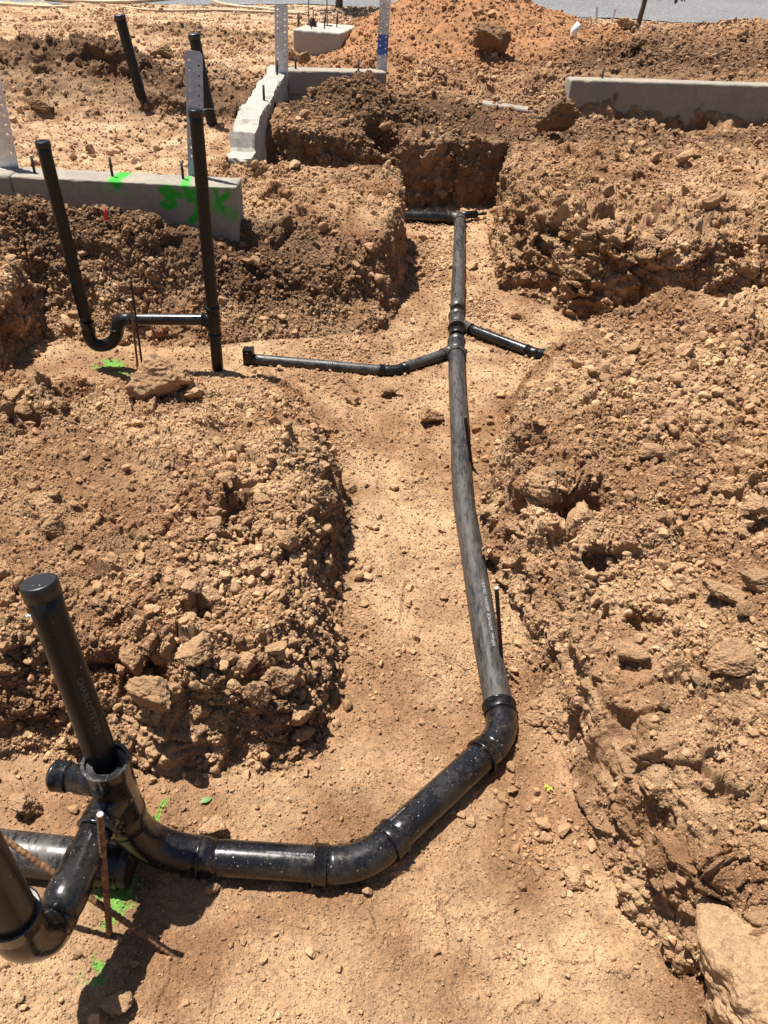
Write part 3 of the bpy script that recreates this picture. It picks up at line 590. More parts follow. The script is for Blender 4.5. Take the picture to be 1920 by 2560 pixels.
# upright 2-inch pipe with its cap
top=at(95,1453,.985); bot=c+np.array([0,0,-.12])
RU=.0335; ur=straight('riser',bot,top-unit(top-bot)*.01,RU,net,M_CLEAN)
ud=unit(top-bot)
mb=MB(); mb.tube([top-ud*.035,top-ud*.034,top-ud*.006,top-ud*.002,top],[RU,RU*1.09,RU*1.09,RU*1.05,RU*.98],36); part(mb,'cap',M_CAP,ur,net.location)
mb=MB(); q=top-ud*.075+np.array([-.036,-.01,0]); mb.tube([q+np.array([.012,0,0]),q+np.array([-.006,0,.001])],.0022,10); mb.box(q+np.array([-.004,0,0]),(.003,.008,.004)); part(mb,'wing_bolt',M_STEELCUT,ur,net.location)
lettering('CHARLOTTE PIPE',top,bot,RU,ur,net,.22,.019,(.75,-.62,.2),M_PRINTF)
# arm towards the viewer: two short bends and a piece between
a0=at(290,1985,.46); a1=at(262,2030,.43); a2=at(150,2275,.41); a3=at(66,2348,.49)
R2b=.0365
mb=MB(); mb.tube(catmull([c+np.array([0,0,-.13]),a0,a1,lerp(a1,a2,.12)],6),R2b*1.12,32); hub(mb,lerp(a1,a2,.06),a2-a1,R2b*1.14,.03); part(mb,'bend',M_ABS,net)
straight('pipe_section',lerp(a1,a2,.1),a2,R2b,net,M_ABS)
mb=MB(); ad=unit(a2-a1); mb.tube([a1+ad*.10,a1+ad*.102,a1+ad*.108,a1+ad*.11],[R2b,R2b*1.05,R2b*1.05,R2b],32); part(mb,'pipe_collar',M_ABS,net)
mb=MB(); mb.tube([a2-ad*.13,a2-ad*.128,a2-ad*.06,a2-ad*.058,a2-ad*.02,a2+ad*.01],[R2b,R2b*1.12,R2b*1.12,R2b*1.2,R2b*1.2,R2b*1.1],32); part(mb,'coupling',M_ABS,net)
R3b=.042
rtop=atd(-105,1900,1.0); rb=a3; rdir=unit(np.array([0,0,1.]))
mb=MB(); mb.tube(catmull([a2-ad*.03,a2+ad*.03+np.array([-.008,0,-.01]),lerp(a2,rb,.68)+np.array([0,0,-.022]),rb+np.array([.0,.0,.02]),rb+np.array([.0,.0,.08])],8),[R2b*1.15]*4+[R2b*1.2+(R3b*1.1-R2b*1.2)*min(1,k/12) for k in range(29)],36)
hb=rb+np.array([.0,.0,.07]); hub(mb,hb,rdir,R3b*1.1,.04); part(mb,'elbow',M_ABS,net)
straight('riser',hb,hb+rdir*.50,R3b,net,M_CLEAN)
# pipe lying behind, leaving to the left
K0=fl(-260,2100,.05); K1=fl(330,2165,.05); straight('pipe_section',K0,K1,.052,net,M_DUSTY); kd=unit(K1-K0)
bp=[o for o in net.children if o.name.startswith('pipe_section')][-1]
lettering('ABS-DWV  SCH 40  NOT FOR PRESSURE',K0,K1,.052,bp,net,.28,.013,(0,-.8,.5),M_PRINTF)
mb=MB(); hub(mb,K1-kd*.02,-kd,.054,.06); part(mb,'coupling',M_ABS,net)
# prints on the near pieces
_l1='COEXTRUDED ABS CELLULAR CORE 3" DWV SCH 40'
sp=A0+dA*.0
_ps=float((at(672,2120,.17)-A0)@dA)
lettering(_l1,A0,A1,R3,sec1,net,_ps,.0060,(0,.0,1.)); lettering('NOT FOR\nPRESSURE',A0,A1,R3,sec1,net,_ps+.135,.0052,(0,.02,1.))
lettering('MADE IN USA  ABS AA  STD 4961',A1,A2,R3,sec2,net,.07,.0075,(-.35,.5,.85))
lettering('NSF-dwv   ASTM F628   ABS-DWV   CSA B181.1',lerp(B1,A2,.3),B2,R3,run,net,.03,.016,(.25,0,1)); lettering('3" ABS DWV SCH 40 COEXTRUDED',lerp(B5,B6,.15),B6,R3,run2,net,.08,.02,(-.3,-.1,1),M_PRINTF)

# trap assembly in the side trench
Y1=3.66
trap=empty('drain_trap_assembly',(-1.5,Y1,.1)); tag(trap,'black U-shaped trap between two tall capped uprights, standing in the left side trench','drain pipe')
def ty(px,py,Y=Y1): return atY(px,py,Y)
tA=ty(105,352); tb=ty(218,812); 
u=[ty(221,822),ty(226,848),ty(243,863),ty(265,862),ty(283,852),ty(292,835),ty(294,820),ty(298,808),ty(309,799),ty(326,798)]
rA=straight('riser',tb,tA,R2,trap,M_CLEAN); td=unit(tA-tb)
mb=MB(); mb.tube([tA-td*.03,tA-td*.029,tA-td*.004,tA],[R2,R2*1.1,R2*1.1,R2*.98],32); part(mb,'cap',M_CAP,rA,trap.location)
mb=MB(); mb.tube(catmull([tb+td*-.0,*u],5),R2*1.08,30); hub(mb,tb-td*.015,td,R2*1.1,.035); k=lerp(u[5],u[6],.5); hub(mb,k-np.array([0,0,.012]),(0,0,1),R2*1.08,.028); part(mb,'trap_bend',M_CLEAN,trap)
h0=ty(320,798);h1=ty(520,799); hd=unit(h1-h0); straight('pipe_section',h0,h1+hd*.04,R2*.98,trap,M_ABS)
dD=ty(534,800); dt=ty(488,272); ddir=unit(dt-dD); db=dD-ddir*.32
mb=MB(); mb.tube([dD-ddir*.085,dD-ddir*.08,dD,dD+ddir*.065,dD+ddir*.07],[R2,R2*1.12,R2*1.12,R2*1.12,R2],32); mb.tube([dD+ddir*.05,dD+ddir*.075],[R2*1.18,R2*1.18],32); mb.tube([dD-ddir*.09,dD-ddir*.07],[R2*1.18,R2*1.18],32)
mb.tube(catmull([dD-ddir*.045,dD-ddir*.02-hd*.02,h1+hd*.01,h1-hd*.01],5),R2*1.08,28); hub(mb,h1+hd*.005,-hd,R2*1.08,.035); part(mb,'tee_fitting',M_CLEAN,trap)
mb=MB(); hub(mb,h0,hd,R2*1.06,.03); part(mb,'coupling',M_ABS,trap)
rD=straight('riser',db,dt,R2,trap,M_CLEAN)
mb=MB(); mb.tube([dt-ddir*.03,dt-ddir*.029,dt-ddir*.004,dt],[R2,R2*1.1,R2*1.1,R2*.98],32); part(mb,'cap',M_CAP,rD,trap.location)
# square black stub beside the foot of the right upright
st=MB(); _e=L2+unit(L2-L1)*.012; st.box(_e+np.array([0,0,.012]),(.056,.05,.10)); st.tube([_e+np.array([0,-.026,.03]),_e+np.array([0,-.034,.03])],.021,20); part(st,'end_fitting',M_CLEAN,net)
# two tall capped uprights inside the footing
for (bx,by,tx,tyy,lab) in [(374,318,298,37,'tall black capped upright leaning left behind the left wall, leftmost of the back pair'),(541,362,484,84,'tall black capped upright behind the perforated strap and tied with wire')]:
    b=at(bx,by,.34); t=atY(tx,tyy,b[1]); d=unit(t-b); root=empty('capped_riser',b); tag(root,lab,'drain pipe')
    b=b-d*.12
    straight('pipe_section',b,t-d*.003,R3,root,M_CLEAN); mb=MB(); mb.tube([t-d*.04,t-d*.039,t-d*.006,t],[R3,R3*1.09,R3*1.09,R3*.99],32); part(mb,'cap',M_CAP,root)
    if bx>500:
        mb=MB(); q=t-d*.55
        u_=unit(np.cross(d,[0,1,0])); v_=np.cross(d,u_)
        mb.tube([q+(R3+.003)*(math.cos(a)*u_+math.sin(a)*v_)+d*.02*math.sin(a) for a in np.linspace(0,6.28,24)],.003,8); part(mb,'tie_wire',M_GALV,root)

# ------------------------------------------------------------------ rebar
def rebar(name,foot,tip,r,label,cat='rebar stake',group=None,m=None,cut=True,bury=.08,tip_mat=None):
    foot=np.array(foot);tip=np.array(tip); d=unit(tip-foot); f=foot-d*bury; L=np.linalg.norm(tip-f); n=int(L/.0032)
    ts=np.linspace(0,1,n); rs=[r*(1.10 if (i//2)%2 else .96) for i in range(n)]
    root=empty(name,foot); tag(root,label,cat,group)
    mb=MB(); mb.tube([f+(tip-f)*t for t in ts],rs,14); part(mb,'ribbed_bar',m or M_RUST,root)
    if cut: mb=MB(); mb.tube([tip-d*.002,tip+d*.0015],[r*1.02,r*.9],14); part(mb,'cut_end',M_STEELCUT,root)
    return root
rebar('rebar_stake',at(275,2350,.12),at(250,2036,.56),.0068,'upright rusty rebar with bright cut tip before the pipe arm at lower left')
p0=at(445,2395,.12); rebar('rebar_stake',p0,at(-30,2070,.44),.0068,'long slanting rusty rebar running up to the left under the lower-left pipe arm',cut=False)
p=hit(1255,1665)[0]; rebar('rebar_stake',p,atY(1241,1470,p[1]),.0062,'thin dark rebar standing right of the long drain pipe near its lower bend',m=M_DARKSTEEL)
p=at(1180,1172,.07); rebar('rebar_stake',p,atY(1163,1042,p[1]),.0075,'short dark rod leaning on the drain pipe halfway up the trench',m=M_DARKSTEEL,cut=False)
p=at(345,925,.08); rebar('rebar_stake',p,atY(326,750,p[1]),.006,'rebar with a white cut tip standing before the trap pipe')
p2=at(357,925,.08); rebar('rebar_stake',p2,atY(327,700,p2[1]+.04),.0055,'slightly taller dark rebar crossing behind the white-tipped one at the trap',cut=False,m=M_DARKSTEEL)
mb=MB(); q=lerp(np.array(at(275,2350,.12)),at(250,2036,.56),.45); mb.tube([q+np.array([.011*math.cos(a),.011*math.sin(a),.004*math.sin(2*a)]) for a in np.linspace(0,6.28,16)],.0014,6); o=mb.build('tie_wire',M_DARKSTEEL); tag(o,'dark tie wire twisted round the upright rusty rebar at lower left','wire')

# ------------------------------------------------------------------ concrete
def rough_prism(name,foot,ztop,zbot,matl,step=.03,amp=.003,chip=.012,parent=None,ztopf=None):
    """wall whose plan is the closed polygon foot; faces gridded, edges chipped"""
    foot=[np.array(p,float) for p in foot]; n=len(foot); vs=[];fs=[]
    ring=[]
    for i in range(n):
        a=foot[i];b=foot[(i+1)%n]; k=max(1,int(np.linalg.norm(b-a)/step))
        for j in range(k): ring.append(a+(b-a)*j/k)
    m=len(ring); nz=max(2,int((ztop-zbot)/step))
    zs=[zbot+(ztop-zbot)*j/nz for j in range(nz)]+[ztop-.006,ztop]
    cen=np.mean(ring,0)
    for zi,z in enumerate(zs):
        for p in ring:
            zt=ztopf(p[0],p[1]) if ztopf else 0
            q=np.array([p[0],p[1],z+zt*(z-zbot)/(ztop-zbot)]); vs.append(q)
    for zi in range(len(zs)-1):
        for j in range(m): fs.append((zi*m+j,zi*m+(j+1)%m,(zi+1)*m+(j+1)%m,(zi+1)*m+j))
    return vs,fs,ring,zs
def wall_box(name,P0,P1,th,zt,zb,matl,label,group=None,rough=.003,chip=.010,droop=None,seed=0,st=.022,paintf=None,blocky=0):
    """straight wall from P0 to P1 (front foot line), thickness th to the left of travel; gridded box"""
    P0=np.array(P0,float);P1=np.array(P1,float); d=P1-P0; Ln=np.linalg.norm(d); d/=Ln; nrm=np.array([-d[1],d[0]])
    nx=max(2,int(Ln/st)); ny=max(2,int(th/st)); nz=max(2,int((zt-zb)/st))
    idx={};V_=[];F_=[]
    def vid(i,j,k):
        if (i,j,k) not in idx: idx[(i,j,k)]=len(V_); V_.append((i/nx,j/ny,k/nz))
        return idx[(i,j,k)]
    for i in range(nx):
        for j in range(ny):
            F_.append((vid(i,j,nz),vid(i+1,j,nz),vid(i+1,j+1,nz),vid(i,j+1,nz))); F_.append((vid(i,j,0),vid(i,j+1,0),vid(i+1,j+1,0),vid(i+1,j,0)))
    for i in range(nx):
        for k in range(nz):
            F_.append((vid(i,0,k),vid(i+1,0,k),vid(i+1,0,k+1),vid(i,0,k+1))); F_.append((vid(i,ny,k),vid(i,ny,k+1),vid(i+1,ny,k+1),vid(i+1,ny,k)))
    for j in range(ny):
        for k in range(nz):
            F_.append((vid(0,j,k),vid(0,j,k+1),vid(0,j+1,k+1),vid(0,j+1,k))); F_.append((vid(nx,j,k),vid(nx,j+1,k),vid(nx,j+1,k+1),vid(nx,j,k+1)))
    U=np.array(V_); loc=np.zeros((len(U),3))
    top=zt-(droop(U[:,0]) if droop else 0)
    loc[:,0]=P0[0]+d[0]*Ln*U[:,0]+nrm[0]*th*U[:,1]; loc[:,1]=P0[1]+d[1]*Ln*U[:,0]+nrm[1]*th*U[:,1]; loc[:,2]=zb+(top-zb)*U[:,2]
    cen=np.array([0,0,0]); e=((U-.5)*2); out=np.stack([d[0]*e[:,0]*(np.abs(e[:,0])>.99)+nrm[0]*e[:,1]*(np.abs(e[:,1])>.99),d[1]*e[:,0]*(np.abs(e[:,0])>.99)+nrm[1]*e[:,1]*(np.abs(e[:,1])>.99),e[:,2]*(np.abs(e[:,2])>.99)],1)
    nface=(np.abs(e)>.99).sum(1)
    n1=fbm(loc*14+seed,3); n2=np.clip(perlin(loc*9+seed+5)*1.6-.1,0,1)+.25
    disp=rough*n1+(blocky*(cells(loc*9+seed)[2]-.5+cells(loc*9+seed)[3])*sstep(0,.10,cells(loc*9+seed)[1]-cells(loc*9+seed)[0]) if blocky else 0)-np.where(nface>1,chip*n2,0)
    ol=np.maximum(np.linalg.norm(out,axis=1),1e-6)[:,None]; loc+=out/ol*disp[:,None]
    loc_top=(U[:,2]>.99)&(nface==1); loc[loc_top,2]+=rough*1.5*fbm(loc[loc_top]*30,2)
    o=np_mesh(name,loc,np.array(F_),matl,smooth=(blocky==0),col=(paintf(loc) if paintf else None)); tag(o,label,'wall',group); return o,P0,d,nrm,Ln
WT=.70
pA=at(25,441,WT)[:2]; pB=at(590,469,WT)[:2]
_W0=np.array([*pA,0]); _Wd=np.array([*unit(pB-pA),0]); _Wn=np.array([-_Wd[1],_Wd[0],0])
def _fr(px,py):
    d=ray(px,py); return CAM+d*(((_W0-CAM)@_Wn)/(d@_Wn))
PAINT=[([(500,505),(540,520),(585,535)],.030,.55),([(405,476),(420,471),(434,480),(430,490),(417,494),(432,500),(435,510),(424,517),(410,512)],.021,1),([(450,489),(451,491)],.020,1),
 ([(492,492),(482,478),(470,484),(474,498),(488,501),(494,488),(496,505),(494,525),(488,545),(478,552)],.020,1),([(538,474),(544,495),(546,515)],.013,1),([(566,488),(553,500),(546,505)],.020,1),([(550,506),(560,524)],.013,1),([(552,520),(575,532),(592,545)],.016,.45),([(500,520),(520,530),(545,524)],.020,.5),([(560,545),(590,556)],.015,.35),
 ([(290,448),(294,462)],.024,1),([(250,470),(300,485),(330,490)],.012,.35),([(460,462),(464,472)],.017,1),([(570,470),(572,486)],.012,.7)]
PTOP=[([(286,450),(312,433)],.034,1),([(462,458),(472,444)],.022,.9),([(455,462),(475,460)],.015,.8)]
def wall_paint(P):
    g=np.zeros(len(P)); wob=perlin(P*30)*.007+perlin(P*75)*.004
    for L_,zt_ in ((PAINT,0),(PTOP,1)):
        for pts,wd_,st_ in L_:
            Q=[(at(a,b,WT) if zt_ else _fr(a,b)) for a,b in pts]
            for a,b in zip(Q[:-1],Q[1:]):
                e=b-a; t=np.clip(((P-a)@e)/(e@e),0,1); d=np.linalg.norm(P-a-t[:,None]*e,axis=1)+wob
                g=np.maximum(g,st_*np.clip((wd_*1.15-d)/.007,0,1)); g=np.maximum(g,.22*st_*np.clip((wd_*2.2-d)/.03,0,1))
    return np.stack([g,g,g],1)
nearwall,*_=wall_box('footing_wall',pA,pB,.20,WT,.20,M_CONCP,'low concrete wall at left with green sprayed figures on its face',st=.0075,chip=.008,paintf=wall_paint)
pL=np.array([-3.9,4.62]); 
wall_box('footing_wall',(pA[0]-.30,pA[1]+.005),(pA[0]-.002,pA[1]+.005),.20,WT+.002,.20,M_CONC,'short stub of concrete wall at the left edge, below the tall leaning strap')
wall_box('footing_wall',(pA[0]-.30-.20,2.9),(pA[0]-.302-.20,pA[1]+.205),-.20,WT-.003,.2,M_CONC,'concrete wall running toward the viewer at the far left edge') if False else None
c2=at(716,176,WT)[:2]; e2=at(966,181,WT)[:2]
farwall,_,fd,fn,fL=wall_box('footing_wall',(c2[0]-.0,c2[1]),(e2[0],e2[1]),.21,WT,.15,M_CONC,'short concrete wall crossing at top centre with a rod at its joint')
n2=at(640,335,.66)[:2]
runwall,*_=wall_box('footing_wall',(n2[0]+.0,n2[1]-.25),(c2[0]-.003,c2[1]+.20),.19,WT+.001,.15,M_CONCR,'rough white broken concrete wall running away from the viewer at top centre',rough=.006,chip=.010,droop=lambda t:.12*np.clip((.10-t)/.02,0,1)+.03*np.clip((.19-t)/.02,0,1)+.012*np.sin(t*17),seed=3,st=.024,blocky=.016)
r0=at(1430,199,.69)[:2]; r1=at(1920,214,.69)[:2]; rd=unit(r1-r0)
rightwall,_,rdd,rn,rL=wall_box('footing_wall',r0,r1+rd*1.6,.20,.69,.10,M_CONC,'long grey concrete wall at upper right, its face in shade',chip=.014)
q0=at(1196,256,.48)[:2]; q1=at(1335,276,.48)[:2]
wall_box('footing_wall',q0,q1,.16,.48,.15,M_CONC,'nearly buried low piece of concrete wall left of the long upper-right wall')
# pad with its bolts
a=at(733,73,.68)[:2]; b=at(853,83,.68)[:2]
pad,_,pd,pn,pL_=wall_box('footing_pad',a,b,.85,.68,.2,M_CONCR,'square concrete pad with anchor bolts and two tall thin rods at top centre',chip=.012); pad['category']='concrete pad'
def bolt(px,py,h,r,label,z=None,cat='anchor bolt',group=None,py_top=None):
    p=at(px,py,z if z else WT); o=MB(); n=10
    o.tube([p-np.array([0,0,.03]),p+np.array([0,0,h])],r,10); o.tube([p+np.array([0,0,h*.55]),p+np.array([0,0,h*.55+.012])],r*1.02,6)
    ob=part(o,'anchor_bolt',M_DARKSTEEL,type('x',(),{'location':(0,0,0)})) if False else o.build('anchor_bolt',M_DARKSTEEL); tag(ob,label,cat,group); return ob
bolt(87,432,.09,.008,'dark anchor bolt in the left wall top beside the leaning strap')
bolt(281,440,.10,.008,'dark anchor bolt beside the green stripe on the left wall top'); bolt(458,447,.095,.008,'dark anchor bolt on the left wall top close to the tall strap')
for q,l in [((693,183),'anchor bolt on the wall corner left of the far strap'),((739,172),'anchor bolt on the far cross wall just right of the corner strap'),((896,178),'anchor bolt over the joint in the far cross wall'),((660,248),'anchor bolt in the rough white wall running away')]: bolt(*q,.105,.010,'dark '+l)
bolt(1505,196,.10,.009,'dark bolt at the left end of the long upper-right wall',.69)
for q in [(745,66),(748,59),(783,52),(814,57),(779,72),(811,72),(842,68),(844,58)]: bolt(*q,.13,.008,'short dark anchor bolt standing in the square pad',.68,group='bolts in the square pad')
for q,l in [((772,63),'left'),((818,65),'right')]:
    p=at(*q,.68); o=MB(); o.tube([p,p+np.array([.01 if l=='left' else -.01,0,.9])],.007,10); o.box(p+np.array([.02,0,.008]),(.10,.04,.006)); ob=o.build('tall_rod',M_DARKSTEEL); tag(ob,f'tall thin dark rod rising out of the picture, {l} one of two on the pad','steel rod')
p=at(783,66,.68); o=MB(); o.box(p+np.array([0,0,.03]),(.09,.06,.06)); o.box(p+np.array([0,0,.075]),(.04,.04,.04)); ob=o.build('post_bracket',M_DARKSTEEL); tag(ob,'small dark bracket between the rods on the square pad','bracket')
# ------------------------------------------------------------------ galvanised hold-down straps
def strap(foot,tip,wid,label,mm_=None,paint=None,rows=None,face=None,bury=.1,side=None):
    foot=np.array(foot);tip=np.array(tip); d=unit(tip-foot); s=unit(side) if side is not None else np.array([1.,0,0]); s=unit(s-d*(s@d)); nr=np.cross(s,d)
    L=np.linalg.norm(tip-foot); st=.0125; n=int((L+bury)/st); xs=[-.5,-.32,-.22,-.05,.05,.22,.32,.5]; vs=[];fs=[];pf=[]
    for i in range(n+1):
        t=-bury+(L+bury)*i/n
        for x in xs:
            xx=x
            if i==n: xx=x*.72
            elif i==n-1: xx=x*.93
            vs.append(foot+d*t+s*xx*wid)
    m=len(xs)
    for i in range(n):
        hole=set()
        if i*st>bury+.06 and i<n-2:
            if i%4==0: hole={1}
            elif i%4==2: hole={5}
        for k in range(m-1):
            if k in hole: continue
            f=(i*m+k,i*m+k+1,(i+1)*m+k+1,(i+1)*m+k)
            zz=-bury+(L+bury)*(i+.5)/n
            (pf if (paint and paint[0]<zz<paint[1]) else fs).append(f)
    root=empty('hold_down_strap',foot); tag(root,label,'metal strap')
    for nm,ff,mm in (('perforated_strip',fs,mm_ or M_GALV),('paint_band',pf,M_BLUE)):
        if not ff: continue
        mb=MB(); mb.add(vs,ff,False); o=part(mb,nm,mm,root); md=o.modifiers.new('s','SOLIDIFY'); md.thickness=.0025; md.offset=0
        if nm=='paint_band': o['label']='faded blue painted band'
    return root
f=at(22,419,WT); strap(f,atY(-25,190,f[1]),.115,'weathered galvanised strap leaning at the left edge on the low wall',side=(1,.15,0))
f=at(491,440,WT); strap(f,atY(484,127,f[1]),.098,'perforated strap with blue-grey sky reflection painted in, standing between the two black uprights',M_GALV_SKY,side=(1,.0,0))
f=at(704,180,WT); strap(f,atY(703,10,f[1]),.125,'perforated grey strap at the corner of the far walls',side=(1,.12,0))
f=at(954,173,WT); t=atY(966,-60,f[1]); L_=np.linalg.norm(t-f); zz=lambda py:float((atY(958,py,f[1])-f)@unit(t-f)); strap(f,t,.105,'tall grey strap with a blue painted band at the right end of the far wall',paint=(zz(137),zz(85)),side=(1,.1,0))

# ------------------------------------------------------------------ road, hoses, plants, stakes, car
rz=np.array([[-95,14.6],[-6.4,14.6],[-4.0,16.2],[-1,17.2],[8,18.2],[95,21],[95,34],[-95,30]])
n=60; mb=MB(); 
xs=np.linspace(-95,95,191); near=np.interp(xs,[-95,-6.4,-4,-1,8,95],[12.5,14.3,16.0,17.0,17.6,21]); vs=[]
for x_,yn in zip(xs,near):
    e=.25*math.sin(x_*2.1)+.15*math.sin(x_*5.3+1)
    vs+= [(x_,yn+e,.478),(x_,yn+6,.482),(x_,yn+13,.478)]
mb.add(vs,[(3*i+k,3*(i+1)+k,3*(i+1)+k+1,3*i+k+1) for i in range(len(xs)-1) for k in (0,1)],True); o=mb.build('road',M_ASPH); tag(o,kind='structure')
def hose(pts,label,r=.022):
    P=[]
    for px,py in pts:
        q=at(px,py,.47); z=max(gz(q[0],q[1]),.455)
        q=at(px,py,z+.02); P.append(q)
    mb=MB(); mb.tube(catmull(P,8),r,12); o=mb.build('hose',M_HOSE); tag(o,label,'hose')
hose([(-60,6),(0,10),(60,14),(120,18),(172,19)],'beige hose lying from the top left corner and ending at the dirt ridge',.035)
hose([(40,-8),(160,2),(230,5),(310,5),(370,2),(460,-6)],'beige hose looping along the very top edge at left',.03)
hose([(305,17),(360,24),(430,27),(500,26),(560,26),(640,29),(700,32),(760,34)],'thin beige hose running right toward the concrete pad, lower one',.02)
hose([(525,-6),(548,8),(600,17),(660,22),(720,30),(768,33)],'beige hose curving down from the top edge toward the pad',.028)
# stakes and small pipe stub on the far ridge
for q,t,l in [((1488,48),(1493,18),'left'),((1533,52),(1539,22),'right')]:
    p=hit(*q)[0]; tp=atY(t[0],t[1],p[1]); mb=MB(); d=tp-p; s=.018
    mb.add([p+np.array([-s,0,-.1]),p+np.array([s,0,-.1]),tp+np.array([s,0,0]),tp+np.array([0,0,.01]),tp+np.array([-s,0,0]),p+np.array([-s,.02,-.1]),p+np.array([s,.02,-.1]),tp+np.array([s,.02,0]),tp+np.array([0,.02,.01]),tp+np.array([-s,.02,0])],[(0,1,2,3,4),(9,8,7,6,5),(0,4,9,5),(1,6,7,2),(2,7,8,3),(3,8,9,4)],False)
    o=mb.build('metal_stake',M_GALV); tag(o,f'thin grey metal stake on the far dirt ridge before the road, {l} of the two','stake')
p=hit(1432,95)[0]; mb=MB(); mb.tube([p-np.array([0,0,.05]),p+np.array([.01,0,.06]),p+np.array([.06,0,.13])],.045,18,True); o=mb.build('pipe_offcut',M_WHITE); tag(o,'short white pipe end sticking out of the far dirt beside the orange heap','pipe')
p=hit(266,545)[0]; mb=MB(); mb.add([p+np.array(q) for q in [(-.012,0,.0),(.012,.004,.005),(.016,0,.05),(0,.01,.066),(-.01,.0,.035)]],[(0,1,2,3,4)],False); mb.tube([p+np.array([0,.004,-.04]),p+np.array([.0,.004,.07])],.0016,6); o=mb.build('marker_flag',M_RED); tag(o,'tiny red marker flag in the brown dirt below the left wall','flag')
def leaf_mesh(mb,p,d,up,L,W_):
    d=unit(d);s=unit(np.cross(d,up)); u_=np.cross(s,d); pr=[0,.55,1,.8,0]; xs_=[0,.25,.5,.78,1]; vs=[]
    for x_,w_ in zip(xs_,pr): 
        c_=p+d*L*x_-u_*L*.12*x_*x_; vs+= [c_-s*W_*w_*.5+u_*W_*.12*w_,c_,c_+s*W_*w_*.5+u_*W_*.12*w_]
    mb.add(vs,[(3*i+k,3*i+k+1,3*i+k+4,3*i+k+3) for i in range(4) for k in (0,1)],True)
p=hit(514,2004)[0]; mb=MB(); leaf_mesh(mb,p+np.array([-.015,-.008,.006]),(1,.55,.12),np.array([0,0,1.]),.036,.017); o=mb.build('fallen_leaf',M_LEAF); tag(o,'single green leaf lying on the trench floor above the horizontal pipe','leaf')
for q,l in [((1375,1969),'tiny yellow-green scrap on the trench floor beside the right bank'),((1560,1048),'tiny yellow flower scrap on the upper part of the right bank'),((213,999),'tiny yellow scrap below the green paint at left')]:
    p=hit(*q)[0]; mb=MB(); rr=random.Random(q[0])
    for k in range(6): leaf_mesh(mb,p+np.array([rr.uniform(-.006,.006),rr.uniform(-.006,.006),.005]),(rr.uniform(-1,1),rr.uniform(-1,1),.5),np.array([0,0,1.]),.011,.006)
    o=mb.build('plant_scrap',simple('yellow_petal',(.5,.42,.03),.6)); tag(o,l,'plant scrap')
def tree(base,h,label,crown_h,crown_r,nleaf,lean=0,seed=1,trunk_r=.05,leafL=.09,low=None):
    rr=random.Random(seed); root=empty('young_tree',base); tag(root,label,'tree'); b=np.array(base)
    top=b+np.array([lean,0,h*.9]); mb=MB(); mb.tube(catmull([b-np.array([0,0,.1]),b+np.array([lean*.3,.02,h*.3]),b+np.array([lean*.6,-.02,h*.55]),top],5),list(np.linspace(trunk_r,trunk_r*.35,16)),12)
    tips=[]
    for k in range(16):
        f_=.55+.45*k/16; s=b+np.array([lean*f_,0,h*.9*f_]); a=rr.uniform(0,6.28); e=s+np.array([math.cos(a)*crown_r*rr.uniform(.5,1),math.sin(a)*crown_r*rr.uniform(.5,1),rr.uniform(-.05,.6)*crown_r]); mb.tube([s,lerp(s,e,.5)+np.array([0,0,.08]),e],[trunk_r*.3,trunk_r*.2,trunk_r*.08],6); tips+=[lerp(s,e,t) for t in np.linspace(.4,1,6)]
    part(mb,'trunk',M_BARK,root); mb=MB()
    for k in range(nleaf):
        c_=rr.choice(tips)+np.array([rr.gauss(0,.12),rr.gauss(0,.12),rr.gauss(0,.10)])
        if low and rr.random()<.5: c_=rr.choice(low)+np.array([rr.gauss(0,.05),rr.gauss(0,.08),abs(rr.gauss(0,.05))])
        leaf_mesh(mb,c_,(rr.uniform(-1,1),rr.uniform(-1,1),rr.uniform(-.8,.1)),np.array([0,0,1.]),leafL*rr.uniform(.7,1.2),leafL*.5)
    part(mb,'crown',M_LEAF,root)
tb_=at(1597,47,.62); tb_=atY(1597,52,13.9)
low=[atY(px,py,13.9) for px,py in [(1545,-16),(1570,-18),(1588,-14),(1630,-16),(1655,-12),(1695,-7),(1715,-16),(1740,-18),(1620,-10)]]
tree(tb_,2.6,'young tree with drooping green leaves standing before the road at top right',1,.45,420,.25,4,.040,.10,low)
tree(at(848,24,.45),3.2,'slim tree trunks at the top edge behind the concrete pad',1,1.0,1500,-.05,9,.07,.10)
